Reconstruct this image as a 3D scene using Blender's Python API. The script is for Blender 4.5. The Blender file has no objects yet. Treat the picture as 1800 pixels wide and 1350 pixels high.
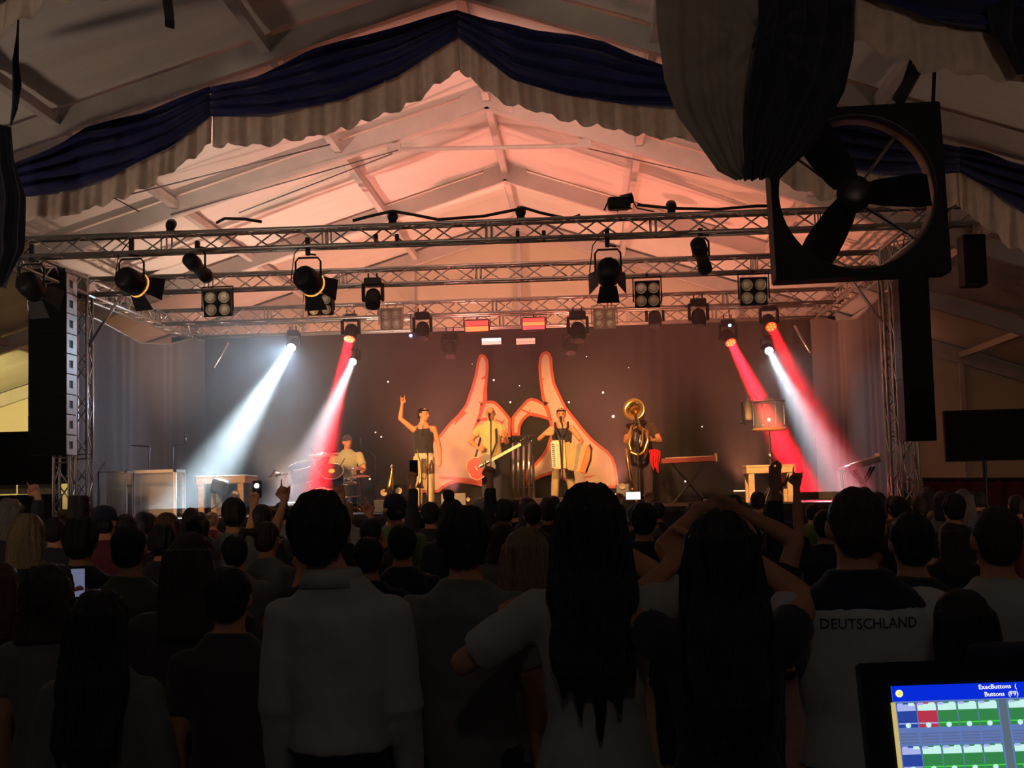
import bpy, bmesh, math, random
from mathutils import Vector, Matrix, Euler, noise
from mathutils.bvhtree import BVHTree
from mathutils.geometry import tessellate_polygon
random.seed(7)
SC = bpy.context.scene
COL = SC.collection
V = Vector
PI = math.pi
# ------------------------------------------------------------------ camera
FPX = 2400.0
EYE = V((0.0, 0.0, 1.75))
ROLL = math.radians(1.5)
_u, _v = 129.0, -195.0
_u0 = _u*math.cos(ROLL) + _v*math.sin(ROLL)
_v0 = -_u*math.sin(ROLL) + _v*math.cos(ROLL)
YAW = math.atan2(_u0, FPX)
PITCH = math.atan2(-_v0, math.hypot(FPX, _u0))
_f = V((-math.sin(YAW)*math.cos(PITCH), math.cos(YAW)*math.cos(PITCH), math.sin(PITCH)))
_r0 = V((math.cos(YAW), math.sin(YAW), 0))
_up0 = _r0.cross(_f)
_r = _r0*math.cos(ROLL) - _up0*math.sin(ROLL)
_up = _r0*math.sin(ROLL) + _up0*math.cos(ROLL)
cam_d = bpy.data.cameras.new('camera'); cam = bpy.data.objects.new('camera', cam_d); COL.objects.link(cam)
cam.matrix_world = Matrix(((_r.x, _up.x, -_f.x, EYE.x), (_r.y, _up.y, -_f.y, EYE.y), (_r.z, _up.z, -_f.z, EYE.z), (0, 0, 0, 1)))
cam_d.sensor_width = 36.0; cam_d.lens = 36.0*FPX/1800.0; cam_d.clip_end = 200
SC.camera = cam
def P(px, py, Y):
    """point of the place seen at pixel px, py that stands Y metres down the tent"""
    d = _f*FPX + _r*(px-900.0) - _up*(py-675.0)
    return EYE + d*(Y/d.y)
def S(Y):
    return FPX/Y          # pixels per metre at that distance
# ------------------------------------------------------------------ light
W = bpy.data.worlds.new('night'); SC.world = W; W.use_nodes = True
W.node_tree.nodes['Background'].inputs[0].default_value = (0.60, 0.66, 1.0, 1)
W.node_tree.nodes['Background'].inputs[1].default_value = 0.016
SC.view_settings.view_transform = 'Standard'; SC.view_settings.look = 'None'
SC.view_settings.gamma = 1.0; SC.view_settings.exposure = 0.3
SC.view_settings.use_curve_mapping = False
cy = SC.cycles
cy.use_denoising = True; cy.max_bounces = 5; cy.diffuse_bounces = 3; cy.glossy_bounces = 2
cy.transmission_bounces = 4; cy.transparent_max_bounces = 8; cy.volume_bounces = 0
cy.use_adaptive_sampling = True; cy.adaptive_threshold = 0.08; cy.use_light_tree = False; cy.sample_clamp_indirect = 3.0; cy.caustics_reflective = False; cy.caustics_refractive = False
def spot(name, loc, target, power, color, angle, blend=0.3, radius=0.05, parent=None):
    l = bpy.data.lights.new(name, 'SPOT'); l.energy = power; l.color = color
    l.spot_size = math.radians(angle); l.spot_blend = blend; l.shadow_soft_size = radius
    o = bpy.data.objects.new(name, l); COL.objects.link(o)
    d = (V(target)-V(loc)).normalized()
    o.matrix_world = Matrix.Translation(loc) @ d.to_track_quat('-Z', 'Y').to_matrix().to_4x4()
    return o
def beam(name, loc, target, power, color, radius, spread):
    """a lens that throws a nearly parallel beam"""
    l = bpy.data.lights.new(name, 'AREA'); l.shape = 'DISK'; l.size = 2*radius; l.energy = power; l.color = color; l.spread = math.radians(spread)
    o = bpy.data.objects.new(name, l); COL.objects.link(o); d = (V(target)-V(loc)).normalized()
    o.matrix_world = Matrix.Translation(loc) @ d.to_track_quat('-Z', 'Y').to_matrix().to_4x4()
    return o
def point(name, loc, power, color, radius=0.1):
    l = bpy.data.lights.new(name, 'POINT'); l.energy = power; l.color = color; l.shadow_soft_size = radius
    o = bpy.data.objects.new(name, l); COL.objects.link(o); o.location = loc
    return o
# ------------------------------------------------------------------ materials
MATS = {}
def mat(name, color, rough=0.7, metal=0.0, var=0.12, scale=8.0, bump=0.0, emit=None, estr=0.0, sheen=0.0, trans=0.0, stretch=None, spec=None):
    if name in MATS: return MATS[name]
    m = bpy.data.materials.new(name); m.use_nodes = True; nt = m.node_tree; b = nt.nodes['Principled BSDF']
    b.inputs['Roughness'].default_value = rough; b.inputs['Metallic'].default_value = metal
    if spec is not None: b.inputs['Specular IOR Level'].default_value = spec
    if sheen: b.inputs['Sheen Weight'].default_value = sheen
    if trans: b.inputs['Transmission Weight'].default_value = trans
    tc = nt.nodes.new('ShaderNodeTexCoord'); nz = nt.nodes.new('ShaderNodeTexNoise'); nz.inputs['Scale'].default_value = scale
    nz.inputs['Detail'].default_value = 3.0
    if stretch:
        mp = nt.nodes.new('ShaderNodeMapping'); mp.inputs['Scale'].default_value = stretch
        nt.links.new(tc.outputs['Object'], mp.inputs['Vector']); nt.links.new(mp.outputs['Vector'], nz.inputs['Vector'])
    else:
        nt.links.new(tc.outputs['Object'], nz.inputs['Vector'])
    rp = nt.nodes.new('ShaderNodeValToRGB')
    c = V(color[:3])
    lo = c*(1-var); hi = V([min(1, k) for k in c*(1+var)])
    rp.color_ramp.elements[0].position = 0.3; rp.color_ramp.elements[1].position = 0.7
    rp.color_ramp.elements[0].color = (*lo, 1); rp.color_ramp.elements[1].color = (*hi, 1)
    nt.links.new(nz.outputs['Fac'], rp.inputs['Fac']); nt.links.new(rp.outputs['Color'], b.inputs['Base Color'])
    if bump:
        bp = nt.nodes.new('ShaderNodeBump'); bp.inputs['Strength'].default_value = bump; bp.inputs['Distance'].default_value = 0.05
        nt.links.new(nz.outputs['Fac'], bp.inputs['Height']); nt.links.new(bp.outputs['Normal'], b.inputs['Normal'])
    if emit:
        b.inputs['Emission Color'].default_value = (*emit, 1); b.inputs['Emission Strength'].default_value = estr
        m.cycles.emission_sampling = 'NONE'
    MATS[name] = m
    return m
# ------------------------------------------------------------------ meshes
ORG = {}
class MB:
    def __init__(self): self.v = []; self.f = []
    def add(self, vs, fs):
        n = len(self.v); self.v += [V(p) for p in vs]; self.f += [tuple(i+n for i in f) for f in fs]; return self
    def box(self, c, s, rot=None):
        c = V(c); x, y, z = s[0]/2, s[1]/2, s[2]/2
        ps = [V((a*x, b*y, d*z)) for a in (-1, 1) for b in (-1, 1) for d in (-1, 1)]
        if rot is not None: ps = [rot @ p for p in ps]
        return self.add([c+p for p in ps], [(0, 1, 3, 2), (4, 6, 7, 5), (0, 4, 5, 1), (2, 3, 7, 6), (0, 2, 6, 4), (1, 5, 7, 3)])
    def bbox(self, c, s, b=0.01, rot=None):
        """box with chamfered edges"""
        bm = bmesh.new(); bmesh.ops.create_cube(bm, size=1.0)
        for v in bm.verts: v.co = V((v.co.x*s[0], v.co.y*s[1], v.co.z*s[2]))
        bmesh.ops.bevel(bm, geom=bm.edges[:], offset=min(b, 0.45*min(s)), segments=2, affect='EDGES', profile=0.5)
        bm.verts.index_update()
        vs = [V(c) + (rot @ v.co if rot is not None else v.co) for v in bm.verts]
        fs = [tuple(v.index for v in f.verts) for f in bm.faces]; bm.free()
        return self.add(vs, fs)
    def rings(self, rs, closed=True):
        """rs: list of lists of points, all the same length"""
        n = len(rs[0]); vs = [p for r in rs for p in r]; fs = []
        for k in range(len(rs)-1):
            for i in range(n):
                j = (i+1) % n
                fs.append((k*n+i, k*n+j, (k+1)*n+j, (k+1)*n+i))
        if closed:
            fs.append(tuple(range(n-1, -1, -1))); fs.append(tuple((len(rs)-1)*n+i for i in range(n)))
        return self.add(vs, fs)
    def tube(self, a, b, r0, r1=None, n=10, flat=1.0):
        return self.path([a, b], [r0, r0 if r1 is None else r1], n)
    def path(self, pts, r, n=8, cap=True):
        pts = [V(p) for p in pts]
        if not isinstance(r, (list, tuple)): r = [r]*len(pts)
        rs = []; x = None
        for i, p in enumerate(pts):
            t = (pts[min(i+1, len(pts)-1)] - pts[max(i-1, 0)])
            t = t.normalized() if t.length > 1e-9 else V((0, 0, 1))
            if x is None:
                x = t.orthogonal().normalized()
            else:
                x = (x - t*x.dot(t)); x = x.normalized() if x.length > 1e-6 else t.orthogonal().normalized()
            y = t.cross(x)
            rs.append([p + (x*math.cos(2*PI*k/n) + y*math.sin(2*PI*k/n))*r[i] for k in range(n)])
        return self.rings(rs, cap)
    def capsule(self, a, b, r0, r1, n=12):
        a, b = V(a), V(b); d = (b-a); L = d.length; d = d/L if L > 1e-9 else V((0, 0, 1))
        pts = []; rr = []
        for k in range(1, 4):
            q = PI/2*k/4; pts.append(a - d*r0*math.cos(q)); rr.append(r0*math.sin(q))
        pts.append(a); rr.append(r0); pts.append(b); rr.append(r1)
        for k in range(3, 0, -1):
            q = PI/2*k/4; pts.append(b + d*r1*math.cos(q)); rr.append(r1*math.sin(q))
        return self.path(pts, rr, n)
    def ell(self, c, r, nu=16, nv=10, rot=None):
        c = V(c); rs = []
        for k in range(1, nv):
            q = PI*k/nv
            ring = [V((r[0]*math.sin(q)*math.cos(2*PI*i/nu), r[1]*math.sin(q)*math.sin(2*PI*i/nu), -r[2]*math.cos(q))) for i in range(nu)]
            rs.append([c + (rot @ p if rot is not None else p) for p in ring])
        return self.rings(rs)
    def loft(self, secs, n=20):
        """secs: (x, y, z, rx, ry) horizontal sections from below upward"""
        rs = [[V((s[0]+s[3]*math.cos(2*PI*i/n), s[1]+s[4]*math.sin(2*PI*i/n), s[2])) for i in range(n)] for s in secs]
        return self.rings(rs)
    def lathe(self, prof, M, n=20):
        """prof: (r, h) pairs turned about the local Z axis of M"""
        rs = [[M @ V((max(r, 1e-4)*math.cos(2*PI*i/n), max(r, 1e-4)*math.sin(2*PI*i/n), h)) for i in range(n)] for r, h in prof]
        return self.rings(rs, True)
    def prism(self, poly, h, M):
        """poly: 2-D outline in the local XY plane of M, extruded h along Z"""
        n = len(poly); a = sum(poly[i][0]*poly[(i+1) % n][1]-poly[(i+1) % n][0]*poly[i][1] for i in range(n))
        if a < 0: poly = poly[::-1]
        vs = [M @ V((x, y, 0)) for x, y in poly] + [M @ V((x, y, h)) for x, y in poly]
        fs = [(i, (i+1) % n, (i+1) % n+n, i+n) for i in range(n)]
        tri = tessellate_polygon([[V((x, y, 0)) for x, y in poly]])
        for t in tri:
            q = [poly[i] for i in t]; ar = (q[1][0]-q[0][0])*(q[2][1]-q[0][1])-(q[2][0]-q[0][0])*(q[1][1]-q[0][1])
            t = tuple(t) if ar > 0 else tuple(t[::-1])
            fs.append(tuple(i+n for i in t)); fs.append(tuple(t[::-1]))
        return self.add(vs, fs)
    def sheet(self, top, bot, nu, nv, disp=None):
        """cloth between a top and a bottom polyline; disp(u, v) gives an offset"""
        def along(pl, u):
            L = [0.0]
            for i in range(len(pl)-1): L.append(L[-1]+(pl[i+1]-pl[i]).length)
            t = u*L[-1]
            for i in range(len(pl)-1):
                if t <= L[i+1] or i == len(pl)-2:
                    k = (t-L[i])/max(1e-9, L[i+1]-L[i]); return pl[i].lerp(pl[i+1], k)
        T = [along(top, i/nu) for i in range(nu+1)]; B = [along(bot, i/nu) for i in range(nu+1)]
        vs = []
        for i in range(nu+1):
            for j in range(nv+1):
                p = T[i].lerp(B[i], j/nv)
                if disp: p = p + V(disp(i/nu, j/nv))
                vs.append(p)
        m = nv+1
        return self.add(vs, [(i*m+j, i*m+j+1, (i+1)*m+j+1, (i+1)*m+j) for i in range(nu) for j in range(nv)])
    def mesh(self, name, smooth=False):
        me = bpy.data.meshes.new(name); me.from_pydata([tuple(p) for p in self.v], [], self.f)
        if smooth: me.shade_smooth()
        return me
    def build(self, name, m, parent=None, smooth=False, solid=0.0):
        o0 = org(parent)
        if o0.length: self.v = [p-o0 for p in self.v]
        o = bpy.data.objects.new(name, self.mesh(name, smooth)); COL.objects.link(o)
        if m: o.data.materials.append(m)
        if parent is not None: o.parent = parent
        if solid:
            md = o.modifiers.new('thickness', 'SOLIDIFY'); md.thickness = solid; md.offset = 0
        return o
def org(p):
    while p is not None:
        if p.name in ORG: return ORG[p.name]
        p = p.parent
    return V((0, 0, 0))
def tag(o, label, cat, group=None, kind=None):
    if label: o['label'] = label
    if cat: o['category'] = cat
    if group: o['group'] = group
    if kind: o['kind'] = kind
    return o
def thing(name, label, cat, loc, group=None, kind=None, local=False, rotz=0.0):
    """an Empty at the base of a thing; parts may be given in world coordinates unless local"""
    o = bpy.data.objects.new(name, None); COL.objects.link(o); o.location = loc; o.rotation_euler = (0, 0, rotz)
    o.empty_display_size = 0.1
    if not local: ORG[o.name] = V(loc)
    return tag(o, label, cat, group, kind)
def inst(name, me, m, parent, M):
    o = bpy.data.objects.new(name, me); COL.objects.link(o); o.parent = parent
    o.matrix_local = Matrix.Translation(-org(parent)) @ M
    return o
def copy_tree(o, parent=None):
    c = o.copy(); COL.objects.link(c); c.parent = parent
    for ch in o.children: copy_tree(ch, c)
    return c
# jobs: many closed shapes melted into one continuous skin, all evaluated together
JOBS = []
def melt(mb, name, m, parent, voxel, smooth=4, post=None, top=None):
    me = bpy.data.meshes.new(name); o = bpy.data.objects.new(name, me); COL.objects.link(o)
    if m: me.materials.append(m)
    if parent is not None: o.parent = parent
    JOBS.append((mb.mesh(name+'_raw'), voxel, smooth, post, me))
    return o
def flush():
    tmp = []
    for raw, vox, sm, post, me in JOBS:
        t = bpy.data.objects.new('tmp', raw); COL.objects.link(t)
        r = t.modifiers.new('r', 'REMESH'); r.mode = 'VOXEL'; r.voxel_size = vox; r.use_smooth_shade = True
        if sm:
            s = t.modifiers.new('s', 'SMOOTH'); s.factor = 0.5; s.iterations = sm
        tmp.append(t)
    dg = bpy.context.evaluated_depsgraph_get(); dg.update()
    for t, (raw, vox, sm, post, me) in zip(tmp, JOBS):
        src = bpy.data.meshes.new_from_object(t.evaluated_get(dg), depsgraph=dg)
        bm = bmesh.new(); bm.from_mesh(src)
        if post: post(bm)
        for f in bm.faces: f.smooth = True; f.material_index = 0
        bm.to_mesh(me); bm.free(); bpy.data.meshes.remove(src)
    for t in tmp:
        raw = t.data; bpy.data.objects.remove(t); bpy.data.meshes.remove(raw)
    JOBS.clear()
# ------------------------------------------------------------------ colours
M_tent = mat('tent_membrane', (0.80, 0.77, 0.72), 0.45, var=0.05, scale=1.2, bump=0.25, stretch=(0.25, 3.0, 0.25))
M_wallpvc = mat('tent_wall_membrane', (0.74, 0.68, 0.52), 0.6, var=0.05, scale=0.8)
M_beam = mat('aluminium_beam', (0.60, 0.57, 0.54), 0.55, 0.15, var=0.08, scale=3)
M_truss = mat('truss_aluminium', (0.46, 0.45, 0.43), 0.36, 0.85, var=0.08, scale=9)
M_blue = mat('navy_drape', (0.013, 0.017, 0.095), 0.75, spec=0.2, var=0.3, scale=6, sheen=0.25)
M_beige = mat('cream_valance', (0.76, 0.66, 0.56), 0.8, var=0.08, scale=10)
def translucent(m, k):
    nt = m.node_tree; b = nt.nodes['Principled BSDF']; out = nt.nodes['Material Output']; t = nt.nodes.new('ShaderNodeBsdfTranslucent'); mx = nt.nodes.new('ShaderNodeMixShader'); mx.inputs[0].default_value = k
    nt.links.new(b.inputs['Base Color'].links[0].from_socket, t.inputs['Color']); nt.links.new(b.outputs[0], mx.inputs[1]); nt.links.new(t.outputs[0], mx.inputs[2]); nt.links.new(mx.outputs[0], out.inputs['Surface'])
translucent(M_beige, 0.35)
M_dkcloth = mat('black_drape', (0.016, 0.018, 0.030), 0.85, spec=0.1, var=0.25, scale=5, sheen=0.2)
M_taupe = mat('taupe_drape', (0.17, 0.145, 0.125), 0.85, var=0.12, scale=5, sheen=0.2)
M_black = mat('black_paint', (0.010, 0.010, 0.012), 0.6, spec=0.15, var=0.2, scale=20)
M_molton = mat('black_molton', (0.022, 0.020, 0.022), 0.95, var=0.2, scale=4, sheen=0.3)
M_floor = mat('tent_floor', (0.06, 0.05, 0.045), 0.8, var=0.3, scale=2)
M_chrome = mat('chrome', (0.75, 0.73, 0.70), 0.2, 1.0, var=0.05)
M_dkmetal = mat('dark_metal', (0.05, 0.05, 0.055), 0.4, 0.6, var=0.15)
M_rubber = mat('rubber_cable', (0.012, 0.012, 0.013), 0.6, var=0.1)
# ------------------------------------------------------------------ tent
A1 = P(805, -5, 16.4); TX, RZ = A1.x, A1.z; SLL, SLR = math.tan(math.radians(17.0)), math.tan(math.radians(18.9)); HW = 12.5
FY = [1.4, 6.4, 11.4, 16.4, 21.4, 26.4, 31.4]; EAVE = RZ - SLR*HW
def under(dx): return RZ - (SLL if dx < 0 else SLR)*abs(dx)
fl = MB().box((TX, 14.0, -0.1), (2*HW+2, 40, 0.2)).build('floor', M_floor); tag(fl, 'dark tent floor under the standing crowd', 'floor', kind='structure')
roof = MB()
ny = 7*16
for sgn in (-1, 1):
    top = []
    nx = 48; vs = []
    for i in range(nx+1):
        dx = sgn*HW*i/nx
        for j in range(ny+1):
            y = -3.6 + 35.0*j/ny
            ph = (y-1.4)/5.0; sag = 0.05*math.sin(PI*(ph % 1.0))
            n = noise.noise(V((dx*0.22, y*1.9, sgn*3.0)))*0.06 + noise.noise(V((dx*0.5, y*4.2, 7.0)))*0.025
            k = math.sin(PI*(ph % 1.0))
            vs.append(V((TX+dx, y, under(dx)+0.36-sag+n*k)))
    m = ny+1
    roof.add(vs, [(i*m+j, (i+1)*m+j, (i+1)*m+j+1, i*m+j+1) for i in range(nx) for j in range(ny)])
roof_o = roof.build('ceiling', M_tent, smooth=True); tag(roof_o, 'wrinkled white tent roof membrane over the whole hall', 'tent roof', kind='structure')
for sgn, nm in ((-1, 'left'), (1, 'right')):
    o = MB().box((TX+sgn*(HW+0.06), 13.9, under(sgn*HW)/2+0.17), (0.06, 35.0, under(sgn*HW)+0.34)).build('wall_'+nm, M_wallpvc)
    tag(o, '%s side wall of pale tent membrane' % ('far left' if sgn < 0 else 'far right'), 'wall', kind='structure')
# gable wall behind the stage, made of separate membrane panels between posts
wb = thing('wall_back', 'pale gable end wall of the tent behind the stage', 'wall', (TX, 31.5, 0), kind='structure')
edges = [-12.5, -10, -7.5, -5, -2.5, 0, 2.5, 5, 7.5, 10, 12.5]
for a, b in zip(edges[:-1], edges[1:]):
    za, zb = under(a)+0.47, under(b)+0.47
    MB().add([(TX+a, 31.5, 0), (TX+b, 31.5, 0), (TX+b, 31.5, zb), (TX+a, 31.5, za), (TX+a, 31.53, 0), (TX+b, 31.53, 0), (TX+b, 31.53, zb), (TX+a, 31.53, za)],
             [(0, 1, 2, 3), (7, 6, 5, 4), (0, 3, 7, 4), (1, 5, 6, 2), (3, 2, 6, 7), (0, 4, 5, 1)]).build('wall_panel', M_wallpvc, wb)
for a in edges[1:-1]:
    MB().box((TX+a, 31.42, under(a)/2+0.1), (0.10, 0.12, under(a)+0.2)).build('post', M_beam, wb)
fr_names = {16.4: 'dark rafter frame carrying the navy swag above the audience', 21.4: 'roof rafter frame over the stage with a horizontal tie bar',
            26.4: 'roof rafter frame above the rear stage truss', 11.4: 'roof rafter frame from which the large fan hangs',
            31.4: 'end rafter frame against the gable wall', 6.4: 'rafter frame over the mixing position', 1.4: 'rafter frame nearest the tent entrance'}
def bar(mb, a, b, w, h):
    a, b = V(a), V(b); d = (b-a).normalized(); s = d.cross(V((0, 0, 1)))
    s = s.normalized() if s.length > 1e-6 else V((1, 0, 0)); u = s.cross(d)
    R = Matrix((d, s, u)).transposed()
    return mb.box((a+b)/2, ((b-a).length, w, h), R)
for Y in FY:
    t = thing('roof_frame', fr_names[Y], 'tent frame', (TX, Y, EAVE), kind='structure')
    for sgn in (-1, 1):
        bar(MB(), (TX, Y, RZ+0.15), (TX+sgn*HW, Y, under(sgn*HW)+0.15), 0.14, 0.29).build('rafter', M_beam, t)
        MB().box((TX+sgn*HW, Y, under(sgn*HW)/2), (0.14, 0.22, under(sgn*HW))).build('leg', M_beam, t)
    MB().prism([(-0.42, -0.20), (0, -0.06), (0.42, -0.20), (0.42, 0.12), (0, 0.28), (-0.42, 0.12)], 0.18,
               Matrix.Translation((TX, Y+0.09, RZ+0.10)) @ Matrix.Rotation(PI/2, 4, 'X')).build('ridge_plate', M_beam, t)
    if Y == 21.4:
        a, b = P(698, 263, Y), P(1022, 256, Y)
        MB().tube(a, b, 0.035, n=10).build('tie_bar', M_beam, t)
        for p, s in ((a, -1), (b, 1)):
            MB().box(p+V((s*0.05, 0, 0.03)), (0.22, 0.10, 0.14)).build('tie_bracket', M_beam, t)
for i, (ya, yb) in enumerate(zip(FY[:-1], FY[1:])):
    for dx in (-10, -7.55, -5.05, -2.4, 0, 2.4, 5.05, 7.55, 10):
        z = under(dx)+0.16
        o = MB().box((TX+dx, (ya+yb)/2, z+0.02), (0.11, yb-ya-0.15, 0.13)).build('purlin', M_beam)
        side = 'ridge' if dx == 0 else ('%s purlin %d' % ('left' if dx < 0 else 'right', {2.4: 1, 5.05: 2, 7.55: 3, 10: 4}[abs(dx)]))
        lab = {0: 'ridge', 2.4: 'first', 5.05: 'second', 7.55: 'third', 10: 'fourth'}[abs(dx)]
        if dx: lab = lab + (' left' if dx < 0 else ' right')
        bay = ['rear of the hall', 'mixing position', 'fan bay', 'bay in front of the stage', 'front of the stage', 'back of the stage'][i]
        tag(o, '%s roof purlin over the %s' % (lab, bay), 'purlin', 'roof purlins', 'structure')
# thin bracing wires under the stage roof
for k, (a, b) in enumerate([(((195, 350), 19.7), ((580, 254), 19.7)), (((300, 378), 20.7), ((700, 264), 20.7)), (((420, 374), 20.9), ((690, 270), 20.9)),
                            (((1020, 258), 21.6), ((1330, 330), 21.6)), (((1010, 195), 18.0), ((1300, 268), 18.0)), (((195, 345), 20.0), ((245, 372), 20.0))]):
    o = MB().tube(P(*a[0], a[1]), P(*b[0], b[1]), 0.010, n=6).build('bracing_wire', M_dkmetal)
    tag(o, ['long bracing wire left of the tie bar near the rafter', 'bracing wire from the tie bar toward the left truss end', 'lower bracing wire left of the tie bar',
            'bracing wire right of the tie bar', 'bracing wire beside the right valance', 'short bracing wire at far left'][k], 'wire', 'roof bracing wires')
# ------------------------------------------------------------------ swags and valances
def PLs(pts, Y): return [P(x, y, Y) for x, y in pts]
SW = [  # top edge, bottom edge, valance bottom
 ([(-240, 400), (-150, 372), (-65, 322)], [(-240, 470), (-150, 440), (-65, 362)], [(-240, 520), (-150, 490), (-65, 415)]),
 ([(-65, 322), (20, 290), (60, 272), (100, 253), (150, 224), (250, 201), (320, 172), (370, 152)], [(-65, 350), (50, 344), (130, 333), (200, 311), (300, 262), (370, 204)],
  [(-65, 400), (50, 383), (130, 376), (190, 352), (265, 326), (300, 294), (340, 276), (370, 250)]),
 ([(370, 152), (450, 133), (500, 114), (550, 91), (605, 72), (700, 49), (805, 18)], [(370, 204), (480, 202), (600, 179), (700, 137), (805, 66)],
  [(373, 252), (440, 254), (560, 237), (620, 217), (700, 192), (760, 152), (808, 121)]),
 ([(805, 18), (860, 38), (940, 56), (1010, 62), (1060, 74), (1110, 98), (1160, 114), (1249, 133)], [(805, 66), (900, 141), (1000, 171), (1100, 187), (1190, 190), (1249, 188)],
  [(808, 121), (845, 152), (900, 182), (1000, 209), (1100, 230), (1195, 242), (1249, 250)]),
 ([(1249, 133), (1400, 185), (1520, 217), (1600, 240), (1687, 258)], [(1249, 188), (1340, 250), (1450, 294), (1560, 307), (1687, 303)],
  [(1249, 250), (1340, 305), (1450, 347), (1560, 362), (1687, 360)]),
 ([(1687, 258), (1760, 275), (1830, 298), (1900, 322)], [(1687, 303), (1760, 350), (1830, 388), (1900, 410)], [(1687, 360), (1760, 420), (1830, 460), (1900, 480)])]
def swag_set(Y, labs, group):
    dY = Y-16.25
    for k, (tp, bt, vb) in enumerate(SW):
        sh = V((0, dY, 0))
        top = [p+sh for p in PLs(tp, 16.25)]; bot = [p+sh for p in PLs(bt, 16.25)]; val = [p+sh for p in PLs(vb, 16.33)]
        def dsp(u, v, k=k):
            w = math.sin(PI*u)**0.6
            f = math.sin(v*PI*8 + 2.6*math.sin(u*4+k))*0.055 + math.sin(v*PI*15+u*9+k)*0.022
            return (0, f*(0.35+w) + 0.10*math.sin(PI*v)*w*-1, 0.0)
        o = MB().sheet(top, bot, 40, 36, dsp).build('swag', M_blue, smooth=True, solid=0.006)
        tag(o, labs[k][0], 'swag', group)
        vt = [p+V((0, 0.1, 0.25)) for p in bot]
        L = sum((val[i+1]-val[i]).length for i in range(len(val)-1)); nf = max(3, round(L/0.34))
        def vds(u, v, nf=nf, k=k):
            ph = u*nf*2*PI
            fold = (math.sin(ph)*0.045 + math.sin(ph*2.3+k)*0.02)*(0.25+0.75*v)
            sc = abs(math.sin(ph/2+0.3*k+0.8*math.sin(u*11)))*0.06*(0.65+0.35*math.sin(u*23+k))*(v**3)
            return (0, fold, -sc)
        o = MB().sheet(vt, val, nf*14, 10, vds).build('valance', M_beige, smooth=True, solid=0.005)
        tag(o, labs[k][1], 'valance', group)
swag_set(16.25, [
    ('navy swag section past the left picture edge in front of the stage', 'cream valance section past the left picture edge'),
    ('navy swag sagging over the left end of the front truss', 'pleated cream valance over the left end of the front truss'),
    ('navy swag climbing to the tent peak from the left', 'pleated cream valance climbing to the tent peak from the left'),
    ('navy swag falling from the tent peak to the right', 'pleated cream valance falling from the tent peak to the right'),
    ('navy swag seen through the large fan', 'cream valance seen through the large fan'),
    ('navy swag at the right edge beside the fan', 'cream valance at the right edge above the hanging small speaker')], 'swag drapery on the frame before the stage')
swag_set(11.25, [
    ('nearer navy swag section beyond the left edge', 'nearer cream valance section beyond the left edge'),
    ('nearer navy swag above the top left corner', 'cream valance hanging in the top left corner'),
    ('nearer navy swag high above the left roof', 'nearer cream valance high above the left roof'),
    ('nearer navy swag high above the tent peak', 'nearer cream valance high above the tent peak'),
    ('navy swag at the top edge right of the hanging drape', 'brown lit valance behind the top of the fan'),
    ('nearer navy swag beyond the top right corner', 'nearer cream valance beyond the top right corner')], 'swag drapery on the fan frame')
# ------------------------------------------------------------------ hanging gathered drape in front of the fan
def drape(name, label, outline_l, outline_r, Y, m, knot, nf, depth, grp=None, parent=None):
    """outline_l / outline_r: pixel points of the two side edges from top to bottom"""
    Lp, Rp = PLs(outline_l, Y), PLs(outline_r, Y)
    mb = MB()
    kn = knot
    def dsp(u, v):
        f = math.sin(u*nf*PI*2 + 3*math.sin(v*2.2))*depth*(0.5+0.6*v) + math.sin(u*nf*PI*5+v*7)*depth*0.3
        return (0, f, 0)
    mb2 = MB().sheet(Lp, Rp, 46, 40, lambda u, v: dsp(v, u))
    if kn:
        kp = P(kn[0], kn[1], Y)
        for i, p in enumerate(mb2.v):
            d = V((p.x-kp.x, 0, p.z-kp.z)); r = d.length; ang = math.atan2(d.z, d.x)
            w = math.exp(-(r/0.55)**2)
            p.y += -0.16*w + math.sin(ang*11)*0.035*math.exp(-(r/0.7)**2)
    o = mb2.build(name, m, parent, smooth=True, solid=0.008)
    return o
dr = thing('gathered_drape', 'large loose drape, taupe and black, knotted in front of the fan', 'drape', P(1330, 0, 10.9))
drape('taupe_cloth', '', [(1150, -60), (1155, 40), (1168, 140), (1190, 205), (1225, 250), (1262, 300), (1296, 316)],
      [(1345, -60), (1338, 40), (1334, 75), (1330, 130), (1326, 200), (1322, 260), (1318, 314)], 10.9, M_taupe, (1332, 75), 3.0, 0.03, parent=dr)
drape('black_cloth', '', [(1330, -60), (1330, 40), (1322, 90), (1312, 160), (1306, 230), (1306, 300), (1310, 317)],
      [(1506, -60), (1503, 60), (1500, 90), (1484, 160), (1462, 200), (1425, 260), (1372, 312)], 10.86, M_dkcloth, (1332, 78), 4.0, 0.045, parent=dr)
MB().ell(P(1333, 76, 10.78), (0.06, 0.06, 0.07)).build('knot', M_dkcloth, dr, True)
d2 = thing('gathered_drape', 'black gathered drape hanging at the left edge before the truss', 'drape', P(20, 225, 14.0))
drape('black_cloth', '', [(-60, 215), (-60, 300), (-60, 420), (-40, 480), (-10, 503)], [(20, 222), (28, 290), (46, 345), (44, 440), (8, 506)], 14.0, M_dkcloth, None, 3.5, 0.06, parent=d2)
d3 = thing('twisted_cloth', 'thin twisted black cloth hanging above the left drape', 'cloth', P(28, 20, 13.0))
MB().path([P(33, 12, 13), P(31, 60, 13), P(27, 110, 13), P(30, 150, 13), P(26, 190, 13), P(19, 220, 13)], [0.008, 0.012, 0.035, 0.045, 0.03, 0.01], 10).build('twist', M_dkcloth, d3, True)
d4 = thing('hanging_strap', 'short black strap hanging at the top edge over the left roof', 'strap', P(295, -40, 11.6))
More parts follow.
